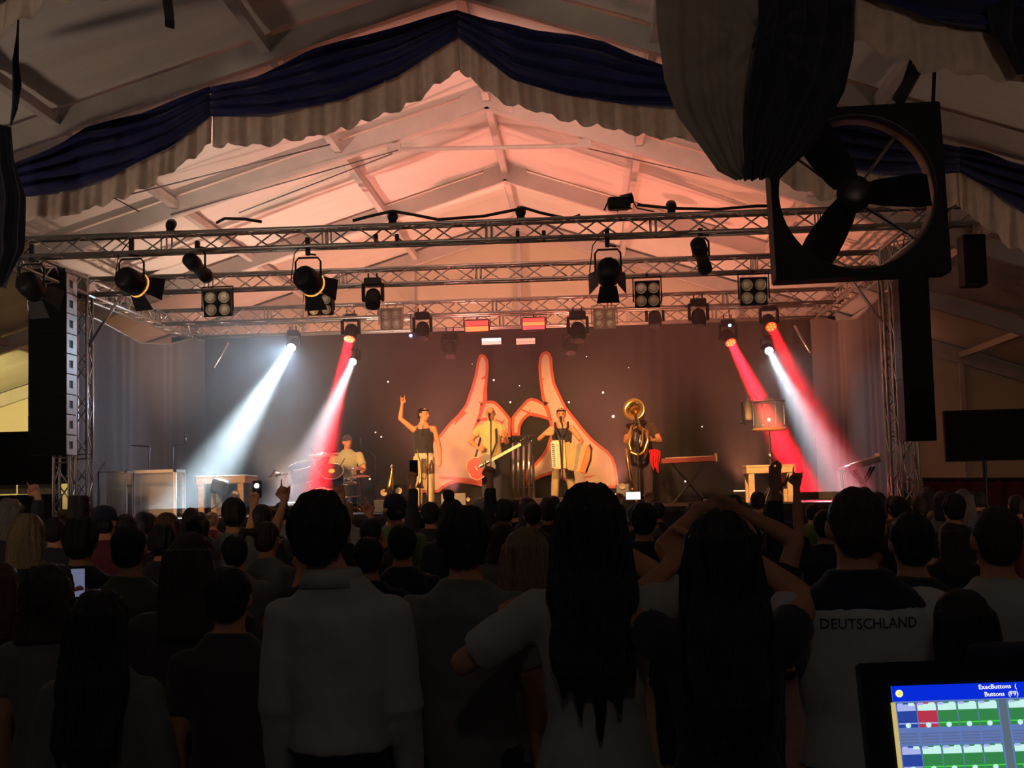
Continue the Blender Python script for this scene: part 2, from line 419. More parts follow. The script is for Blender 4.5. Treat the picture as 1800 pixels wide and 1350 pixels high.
MB().sheet(PLs([(284, -60), (287, 0), (290, 46)], 11.6), PLs([(303, -60), (303, 0), (306, 50)], 11.6), 8, 4, lambda u, v: (0, 0.02*math.sin(u*9), 0)).build('webbing', M_black, d4, solid=0.02)
d5 = thing('gathered_drape', 'dark drape bunched in the top right corner', 'drape', P(1780, 20, 11.1))
drape('black_cloth', '', [(1730, -30), (1745, 60), (1765, 90), (1790, 128)], [(1880, -30), (1880, 60), (1880, 100), (1860, 180)], 11.1, M_dkcloth, None, 2.5, 0.05, parent=d5)
# ------------------------------------------------------------------ the large fan
FYD = 11.75
fan = thing('drum_fan', 'large black square-framed axial fan hanging below the roof', 'fan', P(1503, 190, FYD))
c = P(1508, 336, FYD); half = 150/S(FYD); hole = 139/S(FYD)
R2 = Matrix.Rotation(math.radians(-1.0), 3, 'Y')
outer = []; n = 64
for k in range(n):
    a = 2*PI*k/n; q = half/max(abs(math.cos(a)), abs(math.sin(a))); outer.append((q*math.cos(a), q*math.sin(a)))
mbf = MB(); ys = (-0.02, 0.02)
def fp(x, z, y): return c + R2 @ V((x, y, z))
vs = [fp(x, z, ys[0]) for x, z in outer] + [fp(hole*math.cos(2*PI*k/n), hole*math.sin(2*PI*k/n), ys[0]) for k in range(n)]
vs += [fp(x, z, ys[1]) for x, z in outer] + [fp(hole*math.cos(2*PI*k/n), hole*math.sin(2*PI*k/n), ys[1]) for k in range(n)]
fs = []
for k in range(n):
    j = (k+1) % n
    fs += [(k, j, j+n, k+n), (k+2*n, k+3*n, j+3*n, j+2*n), (k, k+2*n, j+2*n, j), (k+n, j+n, j+3*n, k+3*n)]
mbf.add(vs, fs); mbf.build('frame', M_black, fan)
sh = MB(); rr = []
for y, rad in ((0.0, hole), (0.12, hole*0.985), (0.26, hole*0.97)):
    rr.append([fp(rad*math.cos(2*PI*k/n), rad*math.sin(2*PI*k/n), y) for k in range(n)])
sh.rings(rr, False).build('shroud', mat('fan_shroud', (0.10, 0.085, 0.08), 0.45, 0.5), fan, True, solid=0.012)
for sx in (-1, 1):
    MB().box(fp(sx*half, 0, 0.13), (0.02, 0.30, 2*half), R2).build('side_panel', M_black, fan)
    MB().box(fp(0, sx*half, 0.13), (2*half, 0.30, 0.02), R2).build('cross_panel', M_black, fan)
hub = fp(-3/S(FYD), 0/S(FYD), 0.10)
MB().lathe([(0.0, -0.10), (0.07, -0.10), (0.15, -0.06), (0.16, 0.0), (0.16, 0.08), (0.0, 0.08)], Matrix.Translation(hub) @ Matrix.Rotation(PI/2, 4, 'X') @ Matrix.Scale(-1, 4, V((0, 0, 1))), 24).build('hub', M_dkmetal, fan, True)
for ang in (0.0, 120.0, 236.0):
    a = math.radians(ang+1); d = V((math.cos(a), 0, math.sin(a))); s = V((-math.sin(a), 0, math.cos(a)))
    mbb = MB(); rs = []
    for t, w, tw in ((0.10, 0.10, 0.05), (0.22, 0.13, 0.06), (0.40, 0.15, 0.07), (0.56, 0.16, 0.06), (hole*0.955, 0.15, 0.05)):
        q = hub + d*t
        rs.append([q-s*w+V((0, -tw, 0)), q+s*w+V((0, tw, 0)), q+s*w+V((0, tw+0.012, 0)), q-s*w+V((0, -tw+0.012, 0))])
    mbb.rings(rs).build('blade', M_black, fan)
for a in (52, 142, 232, 322):
    q = math.radians(a); MB().tube(hub+V((0.12*math.cos(q), 0.15, 0.12*math.sin(q))), fp(hole*0.98*math.cos(q), hole*0.98*math.sin(q), 0.2), 0.012, n=8).build('support_rod', M_chrome, fan)
for px, top in ((1575, (1605, 95)), (1640, (1643, 105))):
    MB().path([P(px, 188, FYD), P(*top, 11.5), P(top[0]+12, top[1]-140, 11.5)], 0.016, 6).build('hanging_strap', M_black, fan)
MB().path([P(1380, 190, FYD), P(1390, -30, 11.6)], 0.014, 6).build('hanging_strap', M_black, fan)
MB().tube(P(1625, 98, 11.5), P(1578, 178, FYD), 0.05, 0.06).build('motor_arm', M_dkmetal, fan)
# ------------------------------------------------------------------ stage structure
DZ = 1.55
XL, XR = P(144, 700, 20.8).x, P(1572, 700, 20.8).x
YF, YB = 20.0, 27.6
M_deck = mat('stage_plywood', (0.045, 0.032, 0.025), 0.7, var=0.3, scale=3)
st = thing('stage', 'raised black stage deck with a black front skirt', 'stage', ((XL+XR)/2, YF, 0))
nx = 7
for i in range(nx):
    for j in range(4):
        x0 = XL-0.5+(XR-XL+1.0)*i/nx; w = (XR-XL+1.0)/nx; y0 = YF+(YB-YF)*j/4; d = (YB-YF)/4
        MB().box((x0+w/2, y0+d/2, DZ-0.05), (w-0.01, d-0.01, 0.10)).build('deck_panel', M_deck, st)
sk = MB().sheet([V((XL-0.5, YF-0.02, DZ-0.08)), V((XR+0.5, YF-0.02, DZ-0.08))], [V((XL-0.5, YF-0.02, 0)), V((XR+0.5, YF-0.02, 0))], 160, 3, lambda u, v: (0, 0.03*math.sin(u*150), 0))
sk.build('skirt', M_molton, st, True)
for i in range(8):
    for y in (YF+0.4, YB-0.3):
        MB().tube((XL-0.4+(XR-XL+0.8)*i/7, y, 0), (XL-0.4+(XR-XL+0.8)*i/7, y, DZ-0.1), 0.03, n=8).build('leg', M_truss, st)
# ------------------------------------------------------------------ trusses
TH = 0.24
BR = {}
def brace_mesh(L, r=0.011):
    k = (round(L, 3), r)
    if k not in BR:
        me = MB().path([V((-L/2, 0, 0)), V((L/2, 0, 0))], r, 6).mesh('brace', True); me.materials.append(M_truss); BR[k] = me
    return BR[k]
def truss(name, label, A, B, seg=2.26, size=TH, faces='FBUD', cat='truss', m=None, pitch=0.33, mesh_only=False):
    A, B = V(A), V(B); d = (B-A); L = d.length; d.normalize()
    s = d.cross(V((0, 0, 1))) if abs(d.z) < 0.9 else V((0, 1, 0))
    s = (s - d*s.dot(d)).normalized(); u = s.cross(d).normalized()
    if abs(d.z) < 0.9 and u.z < 0: u, s = -u, -s
    t = thing(name, label, cat, A); h = size/2
    for a, b in ((-1, -1), (-1, 1), (1, -1), (1, 1)):
        MB().path([A+s*h*a+u*h*b, B+s*h*a+u*h*b], 0.024, 10).build('chord', m or M_truss, t, True)
    nseg = max(1, round(L/seg)); sl = L/nseg
    def put(p, q):
        e = q-p; x = e.normalized(); y = x.orthogonal().normalized(); z = x.cross(y)
        M = Matrix.Translation((p+q)/2) @ Matrix((x, y, z)).transposed().to_4x4()
        inst('brace', brace_mesh(e.length), None, t, M)
    fc = {'F': (-s*h, u*h), 'B': (s*h, u*h), 'U': (u*h, s*h), 'D': (-u*h, s*h)}
    for k in range(nseg):
        a0 = A+d*(sl*k+0.05); ll = sl-0.10; nb = max(2, round(ll/pitch)); st_ = ll/nb
        for fi, f in enumerate('FBUD'):
            if f not in faces: continue
            o, w = fc[f]
            for i in range(nb):
                g = 1 if (i+fi) % 2 else -1
                put(a0+d*(st_*i)+o-w*g, a0+d*(st_*(i+1))+o+w*g)
        for p in (a0-d*0.015, a0+d*(ll+0.015)):
            for o, w in ((-s*h, u*h), (s*h, u*h)):
                put(p+o-w, p+o+w)
    return t
def zt(px, py, Y): return P(px, py, Y).z
Z1 = 5.19
T1a, T1b = V((P(15, 410, 17.5).x, 17.5, Z1)), V((P(1736, 380, 17.5).x, 17.5, Z1))
truss('lighting_truss', 'long front truss across the whole stage, nearest the audience', T1a, T1b)
truss('lighting_truss', 'second truss between the two stage towers', (XL-0.1, 20.8, Z1), (XR+0.1, 20.8, Z1))
truss('lighting_truss', 'third truss above the performers, behind the blinders', (XL, 24.5, Z1), (XR, 24.5, Z1), faces='FBD')
truss('lighting_truss', 'rearmost truss along the top of the backdrop', (XL, 26.6, Z1), (XR, 26.6, Z1), faces='FBD')
truss('side_truss', 'truss running back along the left side of the stage roof', (XL, 17.65, Z1), (XL, 27.42, Z1), seg=2.2)
truss('side_truss', 'truss running back along the right side of the stage roof', (XR, 17.65, Z1), (XR, 27.42, Z1), seg=2.2)
truss('truss_tower', 'upright truss tower at the left front of the stage', (XL, 20.8, 0.05), (XL, 20.8, Z1-0.15), seg=2.0, cat='tower')
truss('truss_tower', 'upright truss tower at the right front of the stage', (XR, 20.8, 0.05), (XR, 20.8, Z1-0.15), seg=2.0, cat='tower')
XPL, XPR = P(113, 850, 20.1).x, P(1597, 830, 20.1).x
truss('speaker_tower', 'truss tower under the left black speaker column', (XPL, 20.1, 0.05), (XPL, 20.1, Z1-0.3), seg=2.0, cat='tower')
truss('speaker_tower', 'truss tower under the right black speaker column', (XPR, 20.1, 0.05), (XPR, 20.1, Z1-0.3), seg=2.0, cat='tower')
truss('truss_tower', 'rear left upright truss tower behind the backdrop', (XL, 27.55, 0.05), (XL, 27.55, Z1+0.1), seg=2.0, cat='tower')
truss('truss_tower', 'rear right upright truss tower behind the backdrop', (XR, 27.55, 0.05), (XR, 27.55, Z1+0.1), seg=2.0, cat='tower')
for x, y, l in ((XL, 20.8, 'corner block on top of the left tower'), (XR, 20.8, 'corner block on top of the right tower')):
    t = thing('corner_block', l, 'corner block', (x, y, Z1-0.2))
    MB().bbox((x, y, Z1), (0.34, 0.34, 0.34), 0.03).build('sleeve', M_truss, t)
    for k in range(4):
        MB().tube((x-0.12+0.08*k, y-0.17, Z1-0.19), (x-0.12+0.08*k, y-0.17, Z1-0.14), 0.02, n=8).build('roller', M_dkmetal, t)
def rod(label, a, b, r=0.024, name='brace_pole', cat='pole', m=None):
    o = MB().path([V(a)-V(a), V(b)-V(a)], r, 10).build(name, m or M_truss, None, True); o.location = a
    return tag(o, label, cat)
rod('diagonal brace pole from the left tower up to the truss', P(154, 610, 20.75), P(214, 518, 20.75))
rod('diagonal brace pole from the right tower up to the truss', P(1560, 580, 20.75), P(1497, 492, 20.75))
rod('short diagonal brace pole in the haze behind the left blinder', P(376, 646, 25.5), P(402, 602, 25.5), 0.02)
rod('short diagonal brace pole left of the right side curtain', P(1425, 620, 25.0), P(1396, 572, 25.0), 0.024)
# ------------------------------------------------------------------ loudspeakers
M_grille = mat('speaker_grille', (0.010, 0.011, 0.011), 0.8, spec=0.1, var=0.25, scale=90)
def line_array(label, x0, x1, y0, y1, Y, n, side=0):
    a, b = P(x0, y0, Y), P(x1, y1, Y); w = b.x-a.x; h = (a.z-b.z)/n
    t = thing('line_array', label, 'loudspeaker', ((a.x+b.x)/2, Y, b.z))
    for k in range(n):
        z = b.z+h*(k+0.5); tl = math.radians(1.2*(n/2-k)*0.4)
        c = MB().bbox(((a.x+b.x)/2, Y+0.15, z), (w, 0.42, h*0.998), 0.003, Matrix.Rotation(tl, 3, 'X')).build('cabinet', M_black, t)
        if side:
            xs = (a.x+b.x)/2+side*(w/2+0.006); pl = MB()
            for cy_, cz_, sy_, sz_ in ((0.13, 0, 0.16, h*0.94), (-0.145, 0, 0.09, h*0.94), (-0.02, h*0.33, 0.16, h*0.28), (-0.02, -h*0.33, 0.16, h*0.28)):
                pl.box((xs, Y+0.15+cy_, z+cz_), (0.012, sy_, sz_), Matrix.Rotation(tl, 3, 'X'))
            pl.build('side_plate', mat('rigging_plate', (0.60, 0.61, 0.62), 0.5, var=0.06), c)
        MB().box(((a.x+b.x)/2, Y-0.065, z), (w*0.95, 0.02, h*0.92), Matrix.Rotation(tl, 3, 'X')).build('grille', M_grille, c)
    MB().box(((a.x+b.x)/2, Y+0.15, a.z+0.05), (w*0.9, 0.3, 0.06)).build('bumper', M_dkmetal, t)
    MB().path([V(((a.x+b.x)/2, Y+0.15, a.z+0.05)), V(((a.x+b.x)/2, Y+0.15, Z1))], 0.012, 6).build('chain', M_dkmetal, t)
line_array('tall black hanging speaker column at the left stage tower', 53, 118, 482, 800, 19.6, 9, 1)
line_array('tall black hanging speaker column at the right stage tower', 1577, 1645, 488, 774, 19.6, 8)
sp = thing('loudspeaker', 'small black speaker hanging from the right end of the front truss', 'loudspeaker', P(1714, 500, 17.4))
a, b = P(1692, 412, 17.4), P(1737, 500, 17.4)
cab = MB().bbox(((a+b)/2)+V((0, 0.15, 0)), (b.x-a.x, 0.32, a.z-b.z), 0.015).build('cabinet', M_black, sp)
MB().box(((a+b)/2)+V((0, -0.02, 0)), ((b.x-a.x)*0.92, 0.02, (a.z-b.z)*0.94)).build('grille', M_grille, sp)
for dx in (-0.05, 0.05):
    MB().tube(((a.x+b.x)/2+0.08+dx, 17.5, a.z), ((a.x+b.x)/2+0.08+dx, 17.5, Z1-0.10), 0.012, n=6).build('bracket', M_chrome, sp)
def screen(label, x0, y0, x1, y1, Y, legs):
    a, b = P(x0, y0, Y), P(x1, y1, Y); w = b.x-a.x; h = a.z-b.z; cx = (a.x+b.x)/2; cz = (a.z+b.z)/2
    t = thing('video_screen', label, 'screen', (cx, Y, 0))
    MB().bbox((cx, Y+0.05, cz), (w, 0.10, h), 0.012).build('housing', M_black, t)
    MB().box((cx, Y-0.006, cz), (w-0.06, 0.012, h-0.06)).build('panel', mat('dark_screen', (0.010, 0.011, 0.012), 0.8, spec=0.1, var=0.15, scale=40), t)
    for lx in legs:
        MB().tube((lx, Y+0.06, 0), (lx, Y+0.06, b.z+0.05), 0.028, n=10).build('pole', M_dkmetal, t)
        for sgn in (-1, 1):
            MB().tube((lx, Y+0.06, 0.35), (lx+sgn*0.35, Y+0.06-0.2*sgn, 0.02), 0.015, n=6).build('foot', M_dkmetal, t)
screen('dark screen on a pole at the far right of the stage', 1659, 722, 1880, 806, 18.6, [P(1733, 820, 18.6).x, P(1850, 820, 18.6).x])
screen('dark screen behind the left speaker column', -90, 762, 116, 850, 20.6, [P(-40, 860, 20.6).x])
# low side walls behind the crowd
M_ply = mat('painted_board', (0.55, 0.47, 0.33), 0.7, var=0.08)
bd = thing('side_board', 'pale boards of the low barrier under the left screen', 'barrier', (P(20, 860, 21.5).x, 21.5, 0))
for x0, x1 in ((-120, -40), (-38, 28), (32, 66), (68, 106)):
    a, b = P(x0, 850, 21.5), P(x1, 868, 21.5)
    MB().box(((a.x+b.x)/2, 21.5, (a.z+b.z)/2), (b.x-a.x, 0.03, a.z-b.z)).build('plank', M_ply, bd)
a, b = P(-120, 868, 21.5), P(108, 868, 21.5)
MB().box(((a.x+b.x)/2, 21.52, b.z/2), (b.x-a.x, 0.04, b.z)).build('panel', M_molton, bd)
bd = thing('side_board', 'dark red barrier cloth right of the stage', 'barrier', (P(1720, 860, 21.5).x, 21.5, 0))
a, b = P(1622, 843, 21.5), P(1960, 843, 21.5)
MB().sheet([V((a.x, 21.5, a.z)), V((b.x, 21.5, b.z))], [V((a.x, 21.5, 0)), V((b.x, 21.5, 0))], 60, 2, lambda u, v: (0, 0.03*math.sin(u*60), 0)).build('cloth', mat('red_cloth', (0.16, 0.02, 0.035), 0.9), bd, True)  # red light on the side wall put into the cloth colour
MB().tube(V((a.x, 21.5, a.z)), V((b.x, 21.5, b.z)), 0.03, n=8).build('rail', M_dkmetal, bd)
# ------------------------------------------------------------------ backdrop with the painted hands
YBD = 27.2
def P2(x, y, dY=0.0): return P(x, y, YBD+dY)
bkl, bkr = P2(300, 575).x, P2(1470, 560).x; bz = P2(900, 573).z
bd = thing('stage_backdrop', 'black star-cloth backdrop painted with two orange cartoon hands', 'backdrop', ((bkl+bkr)/2, YBD, DZ))
def bdf(u, v):
    x = bkl+(bkr-bkl)*u; fold = 0.02
    w = math.exp(-((x-P2(1160, 700).x)/0.55)**2)+0.5*math.exp(-((x-P2(1400, 700).x)/0.6)**2)
    return (0, 0.02*math.sin(u*90)+w*0.07*math.sin(x*22+2.0*v)*(0.4+v*0.6)+0.06, 0)
MB().sheet([V((bkl, YBD, bz)), V((bkr, YBD, bz))], [V((bkl, YBD, DZ)), V((bkr, YBD, DZ))], 260, 8, bdf).build('cloth', M_molton, bd, True)
M_hor = mat('print_orange', (0.62, 0.13, 0.075), 0.85, var=0.06)
M_hpe = mat('print_peach', (0.70, 0.54, 0.43), 0.85, var=0.05)
def z7(x, y): return (760+x/5.0, 600+y/5.0)
HL = [z7(*p) for p in ((435, 112), (465, 125), (490, 165), (497, 220), (490, 330), (480, 430), (470, 525), (530, 522), (565, 536), (620, 590), (695, 682), (690, 760), (690, 860), (600, 900), (520, 960), (470, 1080), (440, 1200), (440, 1275), (300, 1250), (220, 1240), (150, 1262), (90, 1300), (60, 1330), (-60, 1330))]
HL += [(719, 866), (727, 812), (745, 786), (774, 763)] + [z7(*p) for p in ((150, 718), (230, 640), (290, 560), (340, 420), (375, 290), (395, 180), (410, 130))]
HR = [z7(*p) for p in ((1000, 88), (1035, 105), (1053, 150), (1060, 250), (1080, 370), (1130, 480), (1180, 580), (1260, 680), (1330, 770), (1400, 850), (1470, 910), (1540, 960), (1590, 1020), (1615, 1100), (1632, 1220), (1638, 1290), (1000, 1290), (835, 1290), (900, 1220), (960, 1190), (1040, 1160))]
HR = HR[:16] + [z7(*p) for p in ((1300, 1300), (1060, 1165), (960, 1195), (900, 1225), (835, 1292), (820, 1200), (833, 1112), (900, 1072), (960, 1005), (1005, 930), (1045, 800), (1025, 695), (950, 672), (880, 652), (840, 664), (800, 704), (775, 760), (772, 830), (700, 830), (695, 740), (700, 664), (760, 590), (830, 514), (870, 497), (930, 513), (975, 545), (965, 500), (950, 420), (938, 320), (933, 230), (938, 150), (960, 105))]
def inset(poly, d):
    n = len(poly); a = sum(poly[i][0]*poly[(i+1) % n][1]-poly[(i+1) % n][0]*poly[i][1] for i in range(n)); s = 1 if a > 0 else -1
    out = []
    for i in range(n):
        p0, p1, p2 = V(poly[i-1]), V(poly[i]), V(poly[(i+1) % n])
        e1 = (p1-p0).normalized(); e2 = (p2-p1).normalized()
        n1 = V((-e1.y, e1.x))*s; n2 = V((-e2.y, e2.x))*s
        b = n1+n2; L = b.length
        if L < 0.5: b = n1; k = 1
        else: b /= L; k = min(1.6, 1/max(0.35, b.dot(n1)))
        out.append(tuple(p1+b*d*k))
    return out
def flat(poly, dY, th, name, m):
    a0 = P2(900, 700)
    pts = [P2(x, y) for x, y in poly]
    M = Matrix.Translation((0, YBD+dY, 0)) @ Matrix.Rotation(PI/2, 4, 'X')
    return MB().prism([(p.x, p.z) for p in pts], th, M).build(name, m, bd)
flat(HL, -0.05, 0.006, 'hand_outline', M_hor); flat(inset(HL, 5.0), -0.056, 0.006, 'hand_fill', M_hpe)
flat(HR, -0.05, 0.006, 'hand_outline', M_hor); flat(inset(HR, 5.0), -0.056, 0.006, 'hand_fill', M_hpe)
def stroke(pts, ws):
    pts = [V(z7(*p)) for p in pts]; L = []; R = []
    for i, p in enumerate(pts):
        t = (pts[min(i+1, len(pts)-1)]-pts[max(0, i-1)]).normalized(); nn = V((-t.y, t.x)); L.append(tuple(p+nn*ws[i])); R.append(tuple(p-nn*ws[i]))
    flat(L+R[::-1], -0.062, 0.006, 'print_stroke', M_hor)
stroke([(470, 520), (440, 570), (425, 640), (395, 720), (365, 790)], [3, 4, 3, 3, 1])
stroke([(410, 530), (440, 560)], [0.4, 3])
stroke([(395, 705), (440, 690), (490, 680)], [2, 2.5, 2.5])
stroke([(560, 690), (620, 715), (635, 690)], [1, 2, 0.5])
stroke([(480, 310), (455, 325), (430, 335)], [3, 2, 0.4])
stroke([(480, 330), (465, 430), (465, 520)], [2, 3.4, 4])
stroke([(290, 620), (230, 680), (200, 735)], [3.6, 3.4, 0.5])
stroke([(975, 540), (1000, 570), (1025, 640), (1045, 720), (1060, 790)], [3, 4, 3, 3, 1])
stroke([(1000, 545), (1030, 540)], [2.5, 0.4])
stroke([(945, 330), (965, 335), (985, 330)], [2, 1.6, 0.4])
stroke([(960, 420), (975, 500), (1000, 560)], [1.5, 3, 3])
stroke([(780, 600), (830, 622), (870, 645), (930, 665)], [1.2, 1.6, 2, 1.4])
stroke([(862, 600), (855, 625)], [0.4, 1.4])
stroke([(776, 700), (772, 760)], [0.4, 1.4])
stroke([(60, 1200), (200, 1205), (320, 1218), (440, 1232)], [2, 2.5, 3, 2.5])
stroke([(1330, 1195), (1380, 1190), (1430, 1175)], [0.8, 1.4, 0.4])
M_star = mat('star_led', (1, 1, 1), 0.5, emit=(1.0, 0.85, 0.72), estr=1.5)
sph = MB().ell((0, 0, 0), (0.018, 0.018, 0.018), 8, 6).mesh('star_light', True); sph.materials.append(M_star)
for x, y, k in ((868, 668, 1), (913, 678, .6), (1060, 690, 1.2), (1000, 707, 1), (1078, 732, 1.6), (935, 775, 1), (670, 768, .9), (682, 671, 1), (688, 820, 1), (897, 707, 1), (1031, 627, .6), (1105, 646, .6),
                (823, 878, 1.1), (1191, 812, 1.2), (1205, 846, 1.2), (1234, 750, .8), (1138, 820, 1), (650, 842, 1), (660, 760, .8), (1447, 594, .7), (830, 640, .5)):
    inst('star_light', sph, None, bd, Matrix.Translation(P2(x, y, -0.07)) @ Matrix.Scale(k, 4))
# side curtains
for x0, xs, lab in ((XL-0.24, 1, 'black side curtain on the left of the stage'), (XR+0.24, -1, 'black side curtain on the right of the stage')):
    t = thing('side_curtain', lab, 'curtain', (x0, 24, DZ))
    zt0 = Z1-0.32 if xs > 0 else Z1-0.30
    top = [V((x0, 20.98, zt0)), V((x0, 22.2, zt0-0.02)), V((x0+xs*0.1, 24, zt0-0.20)), V((x0+xs*0.15, 25.6, zt0-0.05)), V((x0+xs*0.4, 27.1, bz))]
    bot = [V((x0, 20.98, DZ)), V((x0, 22.2, DZ)), V((x0+xs*0.1, 24, DZ)), V((x0+xs*0.15, 25.6, DZ)), V((x0+xs*0.4, 27.1, DZ))]
    MB().sheet(top, bot, 120, 8, lambda u, v: (0.007*math.sin(u*61+3*math.sin(u*17))+0.016*math.sin(u*19+2*v), 0, 0)).build('cloth', mat('plum_molton', (0.030, 0.022, 0.028), 0.95, var=0.2, sheen=0.3), t, True)
    MB().path([p+V((0, 0, 0.01)) for p in top], 0.018, 6).build('curtain_rail', M_truss, t, True)
# ------------------------------------------------------------------ stage lamps
M_lampbody = mat('lamp_black', (0.014, 0.015, 0.018), 0.5, 0.1, spec=0.25, var=0.2, scale=12)
M_reflector = mat('reflector', (0.82, 0.74, 0.58), 0.35, 0.5, var=0.1)
M_bulb = mat('bulb_glass', (0.85, 0.78, 0.58), 0.25, 0.0, var=0.25, scale=45)
M_warm = mat('tungsten_lens', (1.0, 0.6, 0.2), 0.4, emit=(1.0, 0.45, 0.10), estr=6.0)
M_lens = mat('dark_lens', (0.05, 0.055, 0.07), 0.12, 0.4)
M_redled = mat('red_led', (1.0, 0.1, 0.05), 0.4, emit=(1.0, 0.05, 0.01), estr=1.6)
M_orled = mat('orange_led', (1.0, 0.3, 0.1), 0.4, emit=(1.0, 0.22, 0.03), estr=2.2)
M_whled = mat('white_beam_lens', (1.0, 1.0, 1.0), 0.4, emit=(0.86, 0.95, 1.0), estr=25.0)
M_blueled = mat('blue_indicator', (0.1, 0.2, 1.0), 0.4, emit=(0.12, 0.22, 1.0), estr=10.0)
def aimM(c, d):
    return Matrix.Translation(c) @ V(d).normalized().to_track_quat('Z', 'Y').to_matrix().to_4x4()
def clampon(t, p, L=0.16):
    MB().bbox(p+V((0, 0, -L/2+0.05)), (0.06, 0.07, L), 0.012).build('clamp', M_lampbody, t)
    MB().tube(p+V((0, -0.02, -L+0.07)), p+V((0.11, -0.02, -L+0.05)), 0.012, n=6).build('wing_bolt', M_lampbody, t)
def ubracket(t, p, w, h, R=None):
    pts = [V((-w, 0, -h)), V((-w, 0, -0.05)), V((-w+0.04, 0, 0)), V((w-0.04, 0, 0)), V((w, 0, -0.05)), V((w, 0, -h))]
    MB().path([p+q for q in pts], 0.014, 6).build('yoke', M_lampbody, t)
WARM = (1.0, 0.47, 0.16)
def fresnel(label, px, py, target, power, lit=True, yaw_show=None):
    Y = 17.45; p = P(px, py, Y); t = thing('fresnel_spotlight', label, 'stage light', p, 'barn-door spotlights on the front truss')
    clampon(t, p, 0.24); ub = p+V((0, 0, -0.22)); ubracket(t, ub, 0.165, 0.30)
    c = ub+V((0, 0, -0.30)); d = (V(target)-c).normalized(); M = aimM(c, d)
    MB().lathe([(0.0, -0.20), (0.11, -0.20), (0.15, -0.15), (0.165, -0.06), (0.165, 0.10), (0.15, 0.14), (0.135, 0.14)], M, 14).build('housing', M_lampbody, t, True)
    MB().lathe([(0.0, 0.11), (0.12, 0.11), (0.12, 0.125), (0.0, 0.13)], M, 18).build('lens', M_warm if lit else M_lens, t)
    if label.startswith('glowing'): MB().lathe([(0.150, 0.138), (0.166, 0.138), (0.169, 0.145), (0.166, 0.152), (0.150, 0.152)], M, 20).build('gel_frame', mat('gel_glow', (1.0, 0.6, 0.2), 0.5, emit=(1.0, 0.42, 0.08), estr=0.8), t, True)  # glowing ring in place of light leaking between lens and doors
    for k in range(4):
        Rz = Matrix.Rotation(k*PI/2, 4, 'Z'); op = math.radians(28 if k % 2 else 40)
        q = [V((-0.11, 0.125, 0.14)), V((0.11, 0.125, 0.14)), V((0.15, 0.125+0.24*math.sin(op), 0.14+0.24*math.cos(op))), V((-0.15, 0.125+0.24*math.sin(op), 0.14+0.24*math.cos(op)))]
        q2 = [v+V((0, 0.006, 0)) for v in q]
        MB().add([M @ Rz @ v for v in q+q2], [(0, 1, 2, 3), (7, 6, 5, 4), (0, 4, 5, 1), (1, 5, 6, 2), (2, 6, 7, 3), (3, 7, 4, 0)]).build('barn_door', M_lampbody, t)
    MB().path([p+V((-0.02, 0.05, 0.05)), p+V((-0.19, 0.05, -0.15)), p+V((-0.24, 0.05, -0.5)), p+V((-0.12, 0.03, -0.62)), c+V((0, 0.02, -0.12))], 0.008, 6).build('cable', M_rubber, t, True)
    if power: spot('fresnel_beam', c+d*0.20, target, power, WARM, 34, 0.7, 0.10)
    return t
def profile(label, px, py, target, power):
    Y = 17.45; p = P(px, py, Y); t = thing('profile_spotlight', label, 'stage light', p, 'tube spotlights on the front truss')
    clampon(t, p, 0.10); ubracket(t, p+V((0, 0, -0.08)), 0.10, 0.24)
    c = p+V((0, 0, -0.30)); d = (V(target)-c).normalized(); M = aimM(c, d)
    MB().lathe([(0.0, -0.30), (0.07, -0.30), (0.10, -0.27), (0.105, -0.10), (0.085, -0.06), (0.08, 0.22), (0.095, 0.24), (0.095, 0.33), (0.07, 0.33)], M, 16).build('barrel', M_lampbody, t, True)
    MB().lathe([(0.0, 0.26), (0.075, 0.26), (0.075, 0.28), (0.0, 0.285)], M, 16).build('lens', M_lens, t)
    MB().tube(M @ V((0, 0.09, -0.1)), M @ V((0, 0.15, -0.1)), 0.014, n=8).build('knob', M_lampbody, t)
    if power: spot('profile_beam', c+d*0.35, target, power, WARM, 22, 0.6, 0.06)
